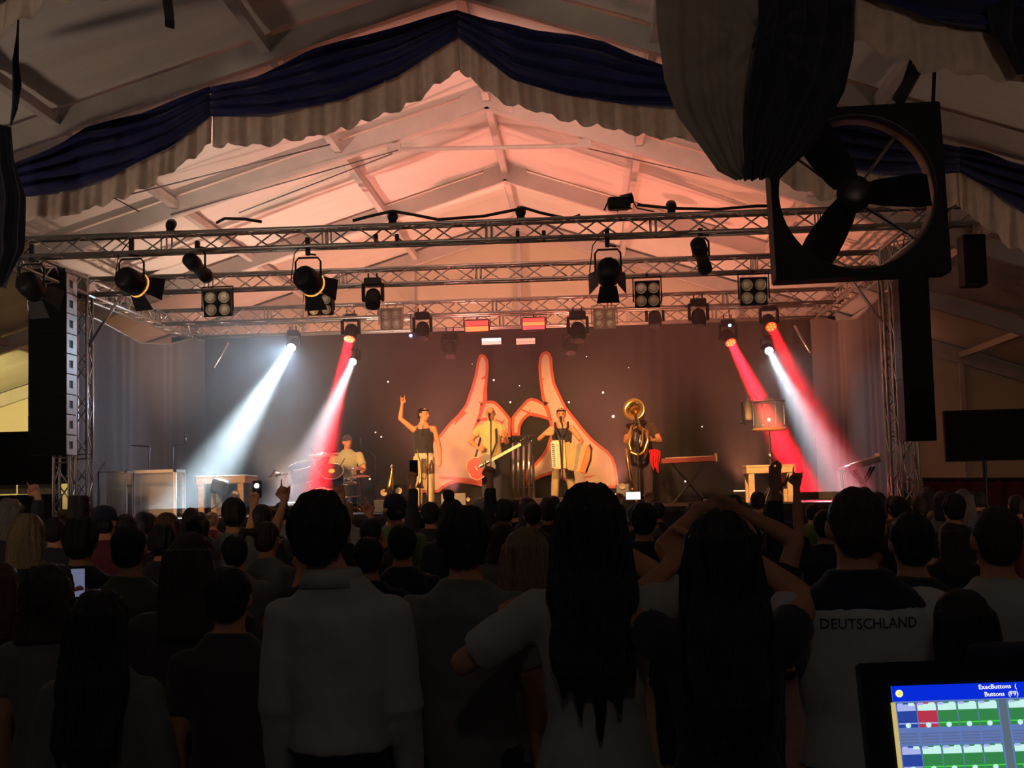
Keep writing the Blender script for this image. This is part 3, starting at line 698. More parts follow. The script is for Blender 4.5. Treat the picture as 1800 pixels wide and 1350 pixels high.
def blinder(label, x0, y0, x1, y1, Y, m, ztop=None, tilt=12):
    a, b = P(x0, y0, Y), P(x1, y1, Y); w = b.x-a.x; h = a.z-b.z; c = (a+b)/2
    t = thing('blinder_light', label, 'stage light', V((c.x, Y, Z1-0.12)), 'four-lamp blinders')
    R = Matrix.Rotation(math.radians(tilt), 3, 'X')
    pts = [V((-w*0.56, 0, -h*0.25)), V((-w*0.56, 0, h*0.58)), V((w*0.56, 0, h*0.58)), V((w*0.56, 0, -h*0.25))]
    MB().path([c+q for q in pts], 0.013, 6).build('yoke', m, t)
    tp = V((c.x, Y, Z1-0.12)); q = c+V((0, 0, h*0.58))
    if tp.z > q.z: MB().tube(tp, q, 0.02, n=8).build('clamp', M_lampbody, t)
    h2 = h*0.9
    MB().bbox(c+R @ V((0, 0.06, 0)), (w, 0.10, h2), 0.012, R).build('housing', m, t)
    for sx in (-1, 0, 1):
        MB().box(c+R @ V((sx*(w/2-0.008), -0.005, 0)), (0.016, 0.05, h2), R).build('rim', m, t)
    for sz in (-1, 1):
        MB().box(c+R @ V((0, -0.005, sz*(h2/2-0.008))), (w, 0.05, 0.016), R).build('rim', m, t)
    r = min(w, h2)*0.205
    for sx in (-1, 1):
        for sz in (-1, 1):
            M = Matrix.Translation(c+R @ V((sx*w*0.245, 0.008, sz*h2*0.235))) @ R.to_4x4() @ Matrix.Rotation(PI/2, 4, 'X')
            ref = MB().lathe([(r*0.25, -0.035), (r*0.7, -0.015), (r, 0.028), (r*1.05, 0.028), (r*1.05, 0.0), (r*0.3, -0.045)], M, 16).build('reflector', M_reflector, t, True)
            MB().lathe([(0.0, -0.02), (r*0.55, -0.01), (r*0.82, 0.012), (r*0.5, 0.024), (0.0, 0.030)], M, 14).build('bulb', M_bulb, ref, True)
def mover(label, fx, fy, Y, target, face, power=0, color=(1, 1, 1), angle=10, size=1.0, blend=0.25, leds=False, parts=None):
    f = P(fx, fy, Y); d = (V(target)-f).normalized(); c = f-d*0.17*size; M = aimM(c, d); k = size
    t = thing('moving_head', label, 'stage light', V((c.x, c.y, Z1-0.12)), 'moving-head lamps')
    up = c+V((0, 0, 0.27*k))
    MB().bbox(up, (0.27*k, 0.22*k, 0.13*k), 0.03).build('base', M_lampbody, t)
    tp = V((c.x, c.y, Z1-0.13))
    for s in (-1, 1):
        q = up+V((s*0.07*k, 0, 0.06*k))
        MB().path([q, V((q.x, q.y, max(tp.z, q.z+0.08)))], 0.014, 6).build('clamp', M_lampbody, t)
        MB().bbox(c+V((s*0.155*k, 0, 0.10*k)), (0.05*k, 0.13*k, 0.30*k), 0.02).build('yoke_arm', M_lampbody, t)
    MB().lathe([(0.0, -0.16*k), (0.07*k, -0.155*k), (0.11*k, -0.11*k), (0.125*k, -0.02*k), (0.125*k, 0.08*k), (0.115*k, 0.155*k), (0.09*k, 0.155*k)], M, 18).build('head', M_lampbody, t, True)
    MB().lathe([(0.0, 0.148*k), (0.10*k, 0.148*k), (0.10*k, 0.162*k), (0.0, 0.164*k)], M, 18).build('lens', face if not leds else M_redled, t)
    if leds:
        for q in range(7):
            r = 0 if q == 0 else 0.062*k; a = q*PI/3
            MB().lathe([(0.0, 0.16*k), (0.022*k, 0.16*k), (0.02*k, 0.172*k), (0.0, 0.174*k)], M @ Matrix.Translation((r*math.cos(a), r*math.sin(a), 0)), 8).build('led', M_orled, t)
    if power: beam('moving_head_beam', f+d*0.012*size, target, power, color, 0.085*size, angle)
    return t
TGT = lambda x, y, Y: P(x, y, Y)
fresnel('barn-door spotlight at far left beside the black drape', 56, 436, TGT(400, 850, 22.8), 700)
fresnel('glowing barn-door spotlight at left over the left speaker column', 231, 426, TGT(735, 770, 24.0), 1750)
fresnel('glowing barn-door spotlight left of centre on the front truss', 541, 424, TGT(868, 780, 24.0), 1750)
fresnel('barn-door spotlight right of centre, aimed at the accordion player', 1067, 409, TGT(1045, 770, 24.0), 2100)
profile('tube-shaped spotlight above the left four-lamp blinder', 347, 430, TGT(640, 760, 25.0), 1400)
profile('tube-shaped spotlight on the right half of the front truss', 1231, 408, TGT(1335, 810, 23.0), 2000)
M_beigebox = mat('hazy_beige_paint', (0.50, 0.40, 0.32), 0.6)  # stage haze and light on the rear blinders put into their colour
blinder('black four-lamp blinder under the left tube spotlight', 358, 509, 407, 558, 20.6, M_lampbody)
blinder('black four-lamp blinder below the second barn-door spotlight', 540, 515, 585, 556, 20.6, M_lampbody)
blinder('black four-lamp blinder right of the accordion player, above', 1115, 492, 1161, 543, 20.6, M_lampbody)
blinder('black four-lamp blinder nearest the fan', 1300, 486, 1350, 538, 20.6, M_lampbody)
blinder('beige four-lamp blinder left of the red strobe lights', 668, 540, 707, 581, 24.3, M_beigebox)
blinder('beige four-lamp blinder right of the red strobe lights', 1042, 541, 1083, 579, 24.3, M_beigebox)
DN = lambda x, y, Y, k=0.4: P(x, y, Y)+V((0, -1.0*k, -1.0))
mover('black moving head hanging from the second truss left of centre', 655, 541, 20.6, DN(655, 545, 20.6), M_lens, size=0.95)
mover('dark moving head with a blue indicator left of the strobes', 742, 596, 24.3, DN(740, 600, 24.3), M_lens)
mover('hazy moving head left of the white strobe bar', 791, 628, 26.2, DN(791, 630, 26.2), M_lens)
mover('dark moving head right of the strobes above the painted fingers', 1016, 600, 24.3, DN(1014, 610, 24.3), M_lens, size=1.1)
mover('hazy moving head behind the dark one right of the strobes', 1004, 622, 26.2, DN(1004, 630, 26.2), M_lens)
mover('hazy moving head left of the rear right moving head', 1152, 575, 25.4, DN(1152, 590, 25.4), M_lens)
mover('dark moving head beneath the right tube spotlight', 1229, 575, 24.3, DN(1229, 590, 24.3), M_lens, size=1.05)
RED = (1.0, 0.008, 0.02); WHT = (0.78, 0.92, 1.0)
mover('moving head with a red honeycomb face beaming down at left', 614, 597, 24.6, P(563, 840, 23.0), M_redled, 160, RED, 9, leds=True)
mover('moving head with a red honeycomb face high on the right', 1356, 575, 24.6, P(1478, 830, 21.4), M_redled, 26, RED, 11, leds=True)
mover('moving head with an orange glowing face and red beam at right', 1285, 603, 25.6, P(1425, 880, 23.0), M_orled, 220, RED, 9, leds=True)
mover('moving head throwing the broad white beam at left', 512, 611, 25.8, P(375, 830, 22.6), M_whled, 85, (0.72, 0.92, 1.0), 14, size=0.8)
mover('moving head throwing the narrow pinkish white beam at left', 620, 636, 26.0, P(545, 800, 23.4), M_whled, 24, (1.0, 0.86, 0.92), 11, size=0.7)
mover('moving head throwing the white beam at right', 1352, 617, 25.8, P(1468, 840, 21.8), M_whled, 15, WHT, 11, size=0.75)
for x, y, Y, lab in ((722, 590, 24.2, 'tiny blue indicator lamp by the dark moving head'), (1283, 572, 25.0, 'tiny blue indicator lamp on the right rear truss')):
    t = thing('indicator_lamp', lab, 'lamp', P(x, y, Y)); MB().bbox(P(x, y, Y)+V((0, 0.05, 0)), (0.09, 0.06, 0.09), 0.015).build('case', M_lampbody, t)
    MB().ell(P(x, y, Y), (0.03, 0.02, 0.03), 10, 6).build('light', M_blueled, t, True)
    MB().tube(P(x, y, Y)+V((0, 0.05, 0.04)), V((P(x, y, Y).x, Y+0.05, Z1-0.12)), 0.01, n=6).build('hanger', M_lampbody, t)
def strobe(label, x, y, w, h, Y, em, est, bars):
    c = P(x, y, Y); W_, H_ = w/S(Y), h/S(Y); t = thing('strobe_light', label, 'strobe light', V((c.x, Y, Z1-0.12)), 'strobe lights in the middle of the rear truss')
    MB().bbox(c+V((0, 0.06, 0)), (W_, 0.10, H_), 0.012).build('housing', M_lampbody, t)
    MB().path([c+V((-W_*0.53, 0.06, 0)), c+V((-W_*0.53, 0.06, H_*0.7)), c+V((W_*0.53, 0.06, H_*0.7)), c+V((W_*0.53, 0.06, 0))], 0.011, 6).build('yoke', M_lampbody, t)
    MB().tube(c+V((0, 0.06, H_*0.7)), V((c.x, Y+0.06, max(Z1-0.12, c.z+0.12))), 0.015, n=6).build('clamp', M_lampbody, t)
    for k, (e, s) in enumerate(bars):
        z = H_*0.42 - (k+0.5)*H_*0.84/len(bars)
        MB().box(c+V((0, 0.0, z)), (W_*0.9, 0.03, H_*0.84/len(bars)*0.86)).build('tube', mat('strobe_%s_%d' % (label[:9], k), e, 0.4, emit=e, estr=s), t)
strobe('red strobe light left of the middle of the rear truss', 838, 573, 45, 24, 26.2, None, 0, [((1, 0.06, 0.05), 1.3), ((1, 0.14, 0.04), 2.2)])
strobe('red strobe light with a white stripe right of the middle', 938, 569, 43, 25, 26.2, None, 0, [((1, 0.10, 0.12), 1.0), ((1, 0.75, 0.70), 1.6), ((1, 0.10, 0.12), 0.9)])
strobe('pale white strobe bar below the red strobe', 864, 600, 38, 14, 26.9, None, 0, [((0.85, 0.95, 0.92), 1.0), ((0.9, 0.7, 0.6), 0.7)])
strobe('pinkish strobe bar below the striped strobe', 924, 600, 37, 13, 26.9, None, 0, [((1, 0.55, 0.42), 0.62), ((1, 0.50, 0.38), 0.55)])
# clamps, cables and hoist on the front truss
h = thing('chain_hoist', 'black chain hoist motor with looped cable on the front truss', 'hoist', P(1090, 370, 17.5))
MB().bbox(P(1088, 358, 17.5), (0.30, 0.22, 0.16), 0.04).build('motor', M_lampbody, h); MB().lathe([(0.0, -0.09), (0.07, -0.08), (0.07, 0.08), (0.0, 0.09)], aimM(P(1102, 350, 17.5), V((1, 0, 0.2))), 12).build('drum', M_lampbody, h, True)
MB().path([P(x, y, 17.45) for x, y in ((1062, 370), (1068, 356), (1080, 347), (1098, 352), (1110, 368))], 0.012, 6).build('cable_loop', M_rubber, h, True)
MB().path([P(x, y, 17.55) for x, y in ((1085, 372), (1096, 348), (1108, 347), (1120, 366), (1150, 372))], 0.010, 6).build('cable_loop', M_rubber, h, True)
for k, (pts, lab) in enumerate([
    ([(620, 388), (650, 380), (690, 371), (730, 378), (770, 386), (850, 380), (900, 370), (920, 365), (950, 374), (1000, 385), (1020, 378)], 'long black cable looping over the middle of the front truss'),
    ([(380, 392), (395, 384), (430, 385), (460, 390)], 'short black cable coil on the left half of the front truss'),
    ([(1120, 360), (1180, 366), (1260, 368), (1330, 362), (1360, 362)], 'black cable lying along the right half of the front truss')]):
    o = MB().path([P(x, y, 17.45) for x, y in pts], 0.020, 6).build('truss_cable', M_rubber, None, True); tag(o, lab, 'cable', 'cables on the front truss')
for x, lab in ((661, 'first empty clamp'), (698, 'second empty clamp'), (910, 'third empty clamp'), (956, 'fourth empty clamp')):
    p = P(x, 418 if x < 800 else 412, 17.45); t = thing('empty_clamp', lab+' from the left under the front truss', 'clamp', p, 'empty clamps under the front truss')
    MB().bbox(p, (0.05, 0.06, 0.10), 0.01).build('jaw', M_lampbody, t); MB().tube(p-V((0, 0, 0.03)), p-V((0, 0, 0.10)), 0.012, n=6).build('bolt', M_lampbody, t)
for k, (px, py) in enumerate(((300, 386), (690, 374), (915, 369), (1180, 364))):  # uplights added on the truss to brighten the rafters over the stage
    c = V((P(px, py, 17.5).x, 17.5, Z1+0.24)); t = thing('uplight', '%s small uplight riding on top of the front truss, counted from the left' % ['first', 'second', 'third', 'fourth'][k], 'uplight', c-V((0, 0, 0.10)), 'uplights on the front truss')
    d = V((0, 0.80, 0.62)).normalized(); M = aimM(c, d); MB().lathe([(0, -0.08), (0.05, -0.07), (0.07, 0.0), (0.07, 0.06), (0.06, 0.06)], M, 14).build('housing', M_lampbody, t, True)
    colr = [(1.0, 0.72, 0.56), (1.0, 0.46, 0.36), (1.0, 0.46, 0.34), (1.0, 0.42, 0.30)][k]
    MB().lathe([(0, 0.045), (0.058, 0.045), (0.058, 0.055), (0, 0.055)], M, 14).build('lens', mat('uplight_lens_%d' % k, colr, 0.4, emit=colr, estr=4.0), t); MB().box(c-V((0, 0, 0.075)), (0.10, 0.08, 0.03)).build('foot', M_lampbody, t)
    spot('uplight_beam', c+d*0.08, c+d*5, 170, colr, 125, 1.0, 0.06)
# unseen deck floodlights, assumed and added to wash the tent roof
ASSUMED_FLOODS = [(-5.6, 25.6, (1.0, 0.66, 0.48), 900, (-6.2, 25.0)), (-2.6, 26.3, (1.0, 0.28, 0.22), 850, (-2.8, 24.5)), (0.6, 26.3, (1.0, 0.27, 0.18), 700, (0.6, 25.0)), (2.9, 25.6, (1.0, 0.30, 0.16), 600, (3.6, 25.5))]
for k, (x, y, colr, pw, tg) in enumerate(ASSUMED_FLOODS):
    t = thing('floor_floodlight', 'LED floodlight standing on the rear stage floor, %s from the left' % ['first', 'second', 'third', 'fourth'][k], 'floodlight', (x, y, DZ), 'floodlights on the stage floor')
    MB().bbox((x, y, DZ+0.12), (0.36, 0.14, 0.14), 0.02).build('housing', M_lampbody, t)
    MB().box((x, y, DZ+0.20), (0.30, 0.10, 0.02)).build('led_panel', mat('flood_led_%d' % k, colr, 0.4, emit=colr, estr=4.0), t)
    for s in (-1, 1): MB().box((x+s*0.16, y, DZ+0.04), (0.02, 0.18, 0.08)).build('foot', M_lampbody, t)
    spot('flood_beam', (x, y, DZ+0.26), (tg[0], tg[1], 7.5), pw, colr, 112, 0.9, 0.12)
# assumed work lamp, hidden behind the left screen, added to yellow the left gable
wl = thing('work_lamp', 'yellow work lamp on a stand behind the left screen', 'lamp', (-11.9, 23.5, 0))
MB().tube((-11.9, 23.5, 0), (-11.9, 23.5, 2.0), 0.02, n=8).build('stand', M_dkmetal, wl); MB().bbox((-11.9, 23.5, 2.1), (0.25, 0.12, 0.18), 0.02).build('head', M_dkmetal, wl)
MB().box((-11.9, 23.57, 2.1), (0.2, 0.02, 0.14)).build('lens', mat('work_lens', (1, .8, .4), emit=(1.0, 0.72, 0.25), estr=5.0), wl)
for s in (-1, 0, 1): MB().tube((-11.9, 23.5, 0.4), (-11.9+0.35*s, 23.5+0.3*(abs(s)*1.5-0.75), 0.01), 0.014, n=6).build('foot', M_dkmetal, wl)
spot('work_beam', (-11.9, 23.62, 2.1), (-13.9, 31.0, 4.4), 1500, (1.0, 0.78, 0.28), 58, 0.9, 0.1)
# floodlights added on the ground, out of view, to brighten gable wall and roof
for k, (x, y, colr, pw, tg, an, lab) in enumerate([(-5.0, 28.9, (1.0, 0.42, 0.28), 1400, (-4.0, 31.5, 6.5), 130, 'left floodlight on the ground behind the backdrop'), (1.0, 28.9, (1.0, 0.34, 0.22), 1400, (0.5, 31.5, 6.5), 130, 'right floodlight on the ground behind the backdrop'),
        (-10.6, 12.6, (1.0, 0.72, 0.56), 400, (-3.4, 17.0, 7.0), 110, 'floodlight on the ground at the left tent wall'), (8.6, 12.6, (1.0, 0.60, 0.42), 150, (3.0, 17.5, 6.8), 105, 'floodlight on the ground at the right tent wall')]):
    t = thing('ground_floodlight', lab, 'floodlight', (x, y, 0))
    MB().bbox((x, y, 0.18), (0.40, 0.16, 0.18), 0.02).build('housing', M_lampbody, t); MB().box((x, y, 0.28), (0.34, 0.12, 0.02)).build('led_panel', mat('ground_led_%d' % k, colr, 0.4, emit=colr, estr=3.0), t)
    for s in (-1, 1): MB().box((x+s*0.18, y, 0.06), (0.02, 0.2, 0.12)).build('foot', M_lampbody, t)
    spot('flood_beam', (x, y, 0.34), tg, pw, colr, an, 1.0, 0.15 if y > 20 else 0.5)
for x, y, pw, tg, colr, lab in ((-5.2, -2.2, 1000, (-4.0, 15.5, 6.9), (1.0, 0.74, 0.56), 'floodlight on a tall stand left behind the mixing position'), (4.6, -2.2, 380, (5.0, 14.5, 6.6), (1.0, 0.70, 0.50), 'floodlight on a tall stand right behind the mixing position')):  # unseen stand floodlights added to light the swags and hall roof
    t = thing('stand_floodlight', lab, 'floodlight', (x, y, 0)); MB().tube((x, y, 0), (x, y, 3.3), 0.022, n=8).build('stand', M_dkmetal, t)
    MB().bbox((x, y-0.06, 3.4), (0.4, 0.12, 0.26), 0.02).build('housing', M_lampbody, t); MB().box((x, y+0.005, 3.4), (0.34, 0.02, 0.2)).build('led_panel', mat('stand_led', colr, 0.4, emit=colr, estr=3.0), t)
    for k in range(3): MB().tube((x, y, 0.6), (x+0.5*math.cos(2.1*k+0.5), y+0.5*math.sin(2.1*k+0.5), 0.01), 0.014, n=6).build('foot', M_dkmetal, t)
    spot('stand_flood_beam', (x, y+0.05, 3.4), tg, pw, colr, 56, 1.0, 0.4)
# unseen lamp added over the mixing position, behind the camera, to light the crowd
hl = thing('hall_lamp', 'small warm lamp hanging over the rear of the hall', 'lamp', (TX+1.5, -2.6, 5.0))
MB().tube((TX+1.5, -2.6, 5.0), (TX+1.5, -2.6, under(1.5)+0.3), 0.008, n=6).build('cable', M_rubber, hl)
MB().lathe([(0.02, 0.14), (0.05, 0.12), (0.16, 0.0), (0.15, 0.0), (0.04, 0.10)], Matrix.Translation((TX+1.5, -2.6, 4.9)), 16).build('shade', M_dkmetal, hl, True)
MB().ell((TX+1.5, -2.6, 4.93), (0.05, 0.05, 0.06)).build('bulb', mat('hall_bulb', (1, .8, .5), emit=(1, 0.8, 0.55), estr=6.0), hl, True)
point('hall_lamp_light', (TX+1.5, -2.6, 4.78), 21, (1.0, 0.84, 0.66), 0.12)
# haze over the stage
mh = bpy.data.materials.new('stage_haze'); mh.use_nodes = True; nt = mh.node_tree; nt.nodes.remove(nt.nodes['Principled BSDF'])
vsn = nt.nodes.new('ShaderNodeVolumeScatter'); vsn.inputs['Color'].default_value = (1, 1, 1, 1); vsn.inputs['Density'].default_value = 0.025; vsn.inputs['Anisotropy'].default_value = 0.5
nt.links.new(vsn.outputs['Volume'], nt.nodes['Material Output'].inputs['Volume'])
hzp = [(XL+0.35, 1.7), (XR-0.35, 1.7), (XR-0.35, under(XR-TX)-0.1), (TX, RZ-0.1), (XL+0.35, under(XL-TX)-0.1)]
hz = MB().prism(hzp, 6.8, Matrix.Translation((0, 27.1, 0)) @ Matrix.Rotation(PI/2, 4, 'X')).build('stage_haze', mh); tag(hz, 'thin haze hanging over the stage that shows the beams', 'haze', kind='stuff')
# wide stray light of the broad white beam
spot('moving_head_spill', P(512, 611, 25.8)+V((-0.03, -0.05, -0.03)), P(330, 800, 22.0), 450, (0.55, 0.78, 1.0), 95, 1.0, 0.06)
spot('moving_head_spill', P(1352, 617, 25.8)+V((0.03, -0.05, -0.03)), P(1475, 830, 22.8), 90, (0.9, 0.8, 0.85), 80, 1.0, 0.06)
# ------------------------------------------------------------------ things on the stage
M_wood = mat('pale_wood', (0.66, 0.50, 0.30), 0.55, var=0.15, scale=3, stretch=(1, 8, 8))
M_white = mat('white_paint', (0.78, 0.77, 0.74), 0.5, var=0.05)
M_gold = mat('brass', (0.85, 0.55, 0.18), 0.22, 1.0, var=0.1, scale=5)
M_cream = mat('cream_lacquer', (0.78, 0.66, 0.42), 0.35, var=0.06)
M_greyp = mat('grey_panel', (0.28, 0.29, 0.31), 0.6)
mg = bpy.data.materials.new('clear_acrylic'); mg.use_nodes = True; _b = mg.node_tree.nodes['Principled BSDF']
_nz = mg.node_tree.nodes.new('ShaderNodeTexNoise'); _nz.inputs['Scale'].default_value = 3
_mr = mg.node_tree.nodes.new('ShaderNodeMapRange'); _mr.inputs['To Min'].default_value = 0.16; _mr.inputs['To Max'].default_value = 0.26
mg.node_tree.links.new(_nz.outputs['Fac'], _mr.inputs['Value']); mg.node_tree.links.new(_mr.outputs['Result'], _b.inputs['Alpha'])
_b.inputs['Base Color'].default_value = (0.75, 0.78, 0.80, 1); _b.inputs['Roughness'].default_value = 0.15
M_acryl = mg
def frame_stand(label, x0, x1, ytop, Y, depth, post_px, m, panel=None):
    a, b = P(x0, ytop, Y), P(x1, ytop, Y); w = b.x-a.x; h = a.z-DZ; r = post_px/2/S(Y)
    t = thing('display_frame', label, 'frame', ((a.x+b.x)/2, Y, DZ))
    for x in (a.x+r, b.x-r):
        for y in (Y, Y+depth): MB().box((x, y, DZ+h/2), (2*r, 2*r, h)).build('post', m, t)
    for y in (Y, Y+depth): MB().box(((a.x+b.x)/2, y, a.z-r), (w, 2*r, 2*r)).build('rail', m, t)
    for x in (a.x+r, b.x-r): MB().box((x, Y+depth/2, a.z-r), (2*r, depth, 2*r)).build('rail', m, t)
    MB().box(((a.x+b.x)/2, Y+0.03, DZ+h*0.5), (w-4*r, 0.012, h-4*r)).build('pane', M_acryl, t)
    MB().box(((a.x+b.x)/2, Y+depth-0.04, DZ+h*0.5), (w-4*r, 0.02, h-4*r)).build('back_panel', M_greyp, t)
    MB().bbox(((a.x+b.x)/2+w*0.12, Y+depth*0.4, DZ+h*0.33), (w*0.55, 0.12, h*0.66), 0.02).build('case', M_greyp, t)
    return t
frame_stand('white-framed clear case standing on the left of the stage', 229, 310, 827, 22.4, 0.5, 5, M_white)
frame_stand('thin grey-framed case left of the white-framed clear case', 172, 222, 829, 21.3, 0.4, 3, M_greyp)
def table(label, x0, x1, ytop, th_px, Y, depth, leg_px):
    a, b = P(x0, ytop, Y), P(x1, ytop, Y); th = th_px/S(Y); w = b.x-a.x; lw = leg_px/S(Y); z0 = a.z
    t = thing('wooden_table', label, 'table', ((a.x+b.x)/2, Y, DZ))
    MB().bbox(((a.x+b.x)/2, Y+depth/2, z0-th*0.15), (w, depth, th*0.3), 0.01).build('tabletop', M_wood, t)
    for y in (Y+0.02, Y+depth-0.02): MB().box(((a.x+b.x)/2, y, z0-th*0.65), (w*0.98, 0.03, th*0.7)).build('apron', M_wood, t)
    for x in (a.x+w*0.01+0.015, b.x-w*0.01-0.015): MB().box((x, Y+depth/2, z0-th*0.65), (0.03, depth, th*0.7)).build('apron', M_wood, t)
    for x in (a.x+w*0.05+lw/2, b.x-w*0.05-lw/2):
        for y in (Y+0.06, Y+depth-0.06): MB().box((x, y, (DZ+z0-th)/2), (lw, 0.07, z0-th-DZ)).build('leg', M_wood, t)
table('pale wooden table in the white beam at the left of the stage', 343, 431, 837, 14, 22.6, 0.9, 10)
table('yellow-lit wooden table behind the raised arms at right', 1311, 1398, 818, 14, 22.6, 0.6, 10)
cm = thing('small_projector', 'dark boxy lamp on a stem in front of the left wooden table', 'lamp', P(386, 880, 22.3))
MB().bbox(P(386, 855, 22.3), (0.26, 0.22, 0.24), 0.05, Matrix.Rotation(0.3, 3, 'Y')).build('housing', M_dkmetal, cm); MB().tube(P(386, 866, 22.3), V((P(386, 866, 22.3).x, 22.3, DZ)), 0.035, n=8).build('stem', M_greyp, cm)
MB().path([P(384, 868, 22.25), P(389, 880, 22.2), P(380, 890, 22.2), P(366, 897, 22.2)], 0.008, 6).build('cable', M_rubber, cm)
MB().lathe([(0.0, 0), (0.14, 0), (0.14, 0.02), (0.0, 0.03)], Matrix.Translation((P(386, 866, 22.3).x, 22.3, DZ)), 14).build('base', M_dkmetal, cm)
wp = thing('white_reflector', 'white slanted board leaning under the left wooden table', 'board', P(408, 890, 22.7))
MB().add([P(418, 850, 22.95), P(425, 858, 22.95), P(404, 896, 22.7), P(388, 896, 22.7), P(418, 850, 22.99), P(425, 858, 22.99), P(404, 896, 22.74), P(388, 896, 22.74)],
         [(0, 1, 2, 3), (7, 6, 5, 4), (0, 4, 5, 1), (1, 5, 6, 2), (2, 6, 7, 3), (3, 7, 4, 0)]).build('board', M_white, wp)
def micstand(label, foot, top, Y, boom=None, mic=True, m=None):
    a = V((P(*foot, Y).x, Y, DZ)); b = P(*top, Y); t = thing('microphone_stand', label, 'microphone stand', a, 'microphone stands')
    m = m or M_dkmetal
    base = V((a.x, Y, DZ)); MB().tube(base, b if not boom else P(*boom, Y), 0.012, n=8).build('pole', m, t, True)
    for k in range(3):
        q = 2*PI*k/3+0.4; MB().tube(base+V((0, 0, 0.12)), base+V((0.28*math.cos(q), 0.28*math.sin(q), 0.01)), 0.010, n=6).build('leg', m, t)
    e = b
    if boom:
        MB().tube(P(*boom, Y), b, 0.010, n=8).build('boom', m, t)
    if mic:
        MB().path([e, e+V((-0.02, 0.02, 0.05)), e+V((-0.03, 0.05, 0.12))], [0.014, 0.018, 0.022], 8).build('microphone', M_dkmetal, t, True)
        MB().ell(e+V((-0.03, 0.06, 0.14)), (0.026, 0.026, 0.032), 10, 8).build('microphone_grille', M_dkmetal, t, True)
micstand('microphone stand before the guitarist', (862, 888), (863, 742), 23.35)
micstand('microphone stand before the accordion player', (989, 888), (989, 748), 23.35)
micstand('microphone stand before the horn player', (1122, 888), (1121, 745), 23.3)
micstand('slim stand beside the trumpet in front of the singer', (752, 888), (752, 800), 23.3)
micstand('boom microphone stand behind the drummer', (660, 885), (636, 786), 26.0, (659, 803))
micstand('boom microphone stand behind the white-framed clear case', (303, 885), (327, 781), 23.8, (304, 783))
micstand('tall thin boom stand with a crossbar at the far left', (259, 885), (231, 783), 22.9, (263, 785), mic=False)
# trumpet standing upright before the singer
tr = thing('trumpet', 'brass trumpet standing upright on its stand before the singer', 'trumpet', P(742, 885, 23.1))
pts = [(733, 790), (735, 800), (739, 812), (740, 826), (739, 845), (738, 858)]
MB().path([P(x, y, 23.1) for x, y in pts], [0.012, 0.010, 0.012, 0.014, 0.03, 0.07], 10).build('bell_tube', M_gold, tr, True)
MB().path([P(x, y, 23.08) for x, y in ((740, 812), (748, 810), (750, 830), (748, 842), (741, 840))], 0.014, 8).build('loop_tube', M_gold, tr, True)
for k in range(3): MB().tube(P(742+3.2*k, 806, 23.05), P(742+3.2*k, 832, 23.05), 0.013, n=8).build('valve', M_chrome, tr)
MB().tube(P(738, 856, 23.1), V((P(738, 856, 23.1).x, 23.1, DZ)), 0.012, n=8).build('stand', M_dkmetal, tr)
for k in range(3):
    q = k*2.1; z = V((P(738, 856, 23.1).x, 23.1, DZ)); MB().tube(z+V((0, 0, 0.08)), z+V((0.14*math.cos(q), 0.14*math.sin(q), 0.008)), 0.008, n=6).build('foot', M_dkmetal, tr)
bo = thing('water_bottle', 'small dark bottle hooked on the stand before the singer', 'bottle', P(759, 833, 23.2))
MB().lathe([(0.0, 0), (0.045, 0), (0.048, 0.02), (0.045, 0.16), (0.02, 0.20), (0.016, 0.24)], Matrix.Translation(P(759, 833, 23.2)), 12).build('body', mat('dark_bottle', (0.10, 0.06, 0.04), 0.2), bo, True)
MB().lathe([(0.0, 0.235), (0.018, 0.235), (0.018, 0.262), (0, 0.262)], Matrix.Translation(P(759, 833, 23.2)), 10).build('cap', M_cream, bo, True)
MB().path([P(759, 826, 23.2)+V((0, 0.05, 0)), P(754, 826, 23.28), P(752, 826, 23.3)], 0.008, 6).build('holder', M_dkmetal, bo)
# upright horn on a stand left of the singer
cn = thing('small_horn', 'slender brass horn pointing up from a stand left of the singer', 'horn', P(687, 885, 23.6))
MB().path([P(x, y, 23.6) for x, y in ((683, 866), (686, 852), (688, 838), (689, 826), (689, 819))], [0.075, 0.055, 0.03, 0.014, 0.010], 12).build('horn_tube', M_gold, cn, True)
MB().ell(P(689, 819, 23.6), (0.02, 0.02, 0.025), 10, 8).build('mouthpiece', M_chrome, cn, True)
MB().tube(P(683, 866, 23.6), V((P(683, 866, 23.6).x, 23.6, DZ)), 0.012, n=8).build('stand', M_dkmetal, cn); MB().lathe([(0, 0), (0.12, 0), (0.11, 0.015), (0, 0.02)], Matrix.Translation((P(683, 866, 23.6).x, 23.6, DZ)), 12).build('base', M_dkmetal, cn)
# amplifier boxes with round pale cones
def amp(label, x, y, w, h, Y, cones, m):
    a = P(x-w/2, y-h/2, Y); b = P(x+w/2, y+h/2, Y); t = thing('amplifier', label, 'amplifier', ((a.x+b.x)/2, Y, DZ)); zt_ = max(a.z, DZ+0.16)
    MB().bbox(((a.x+b.x)/2, Y+0.15, (zt_+DZ)/2), (b.x-a.x, 0.3, zt_-DZ), 0.015).build('cabinet', m, t)
    for cx, cyy, r in cones:
        c = P(cx, cyy, Y-0.01); MB().lathe([(0, 0.0), (r*0.3, 0.0), (r, 0.03), (r*1.1, 0.03), (r*1.1, -0.01), (0, -0.01)], Matrix.Translation(c) @ Matrix.Rotation(PI/2, 4, 'X'), 16).build('speaker_cone', M_cream, t, True)
amp('black amplifier with two round cones left of the singer', 686, 870, 52, 34, 23.8, [(675, 866, 0.055), (701, 863, 0.055)], M_black)
amp('low cream box on the stage edge left of the singer', 674, 884, 34, 10, 21.6, [], M_cream)
amp('low grey wedge monitor behind the singer and guitarist', 797, 876, 44, 16, 23.0, [(823, 878, 0.03)], M_greyp)
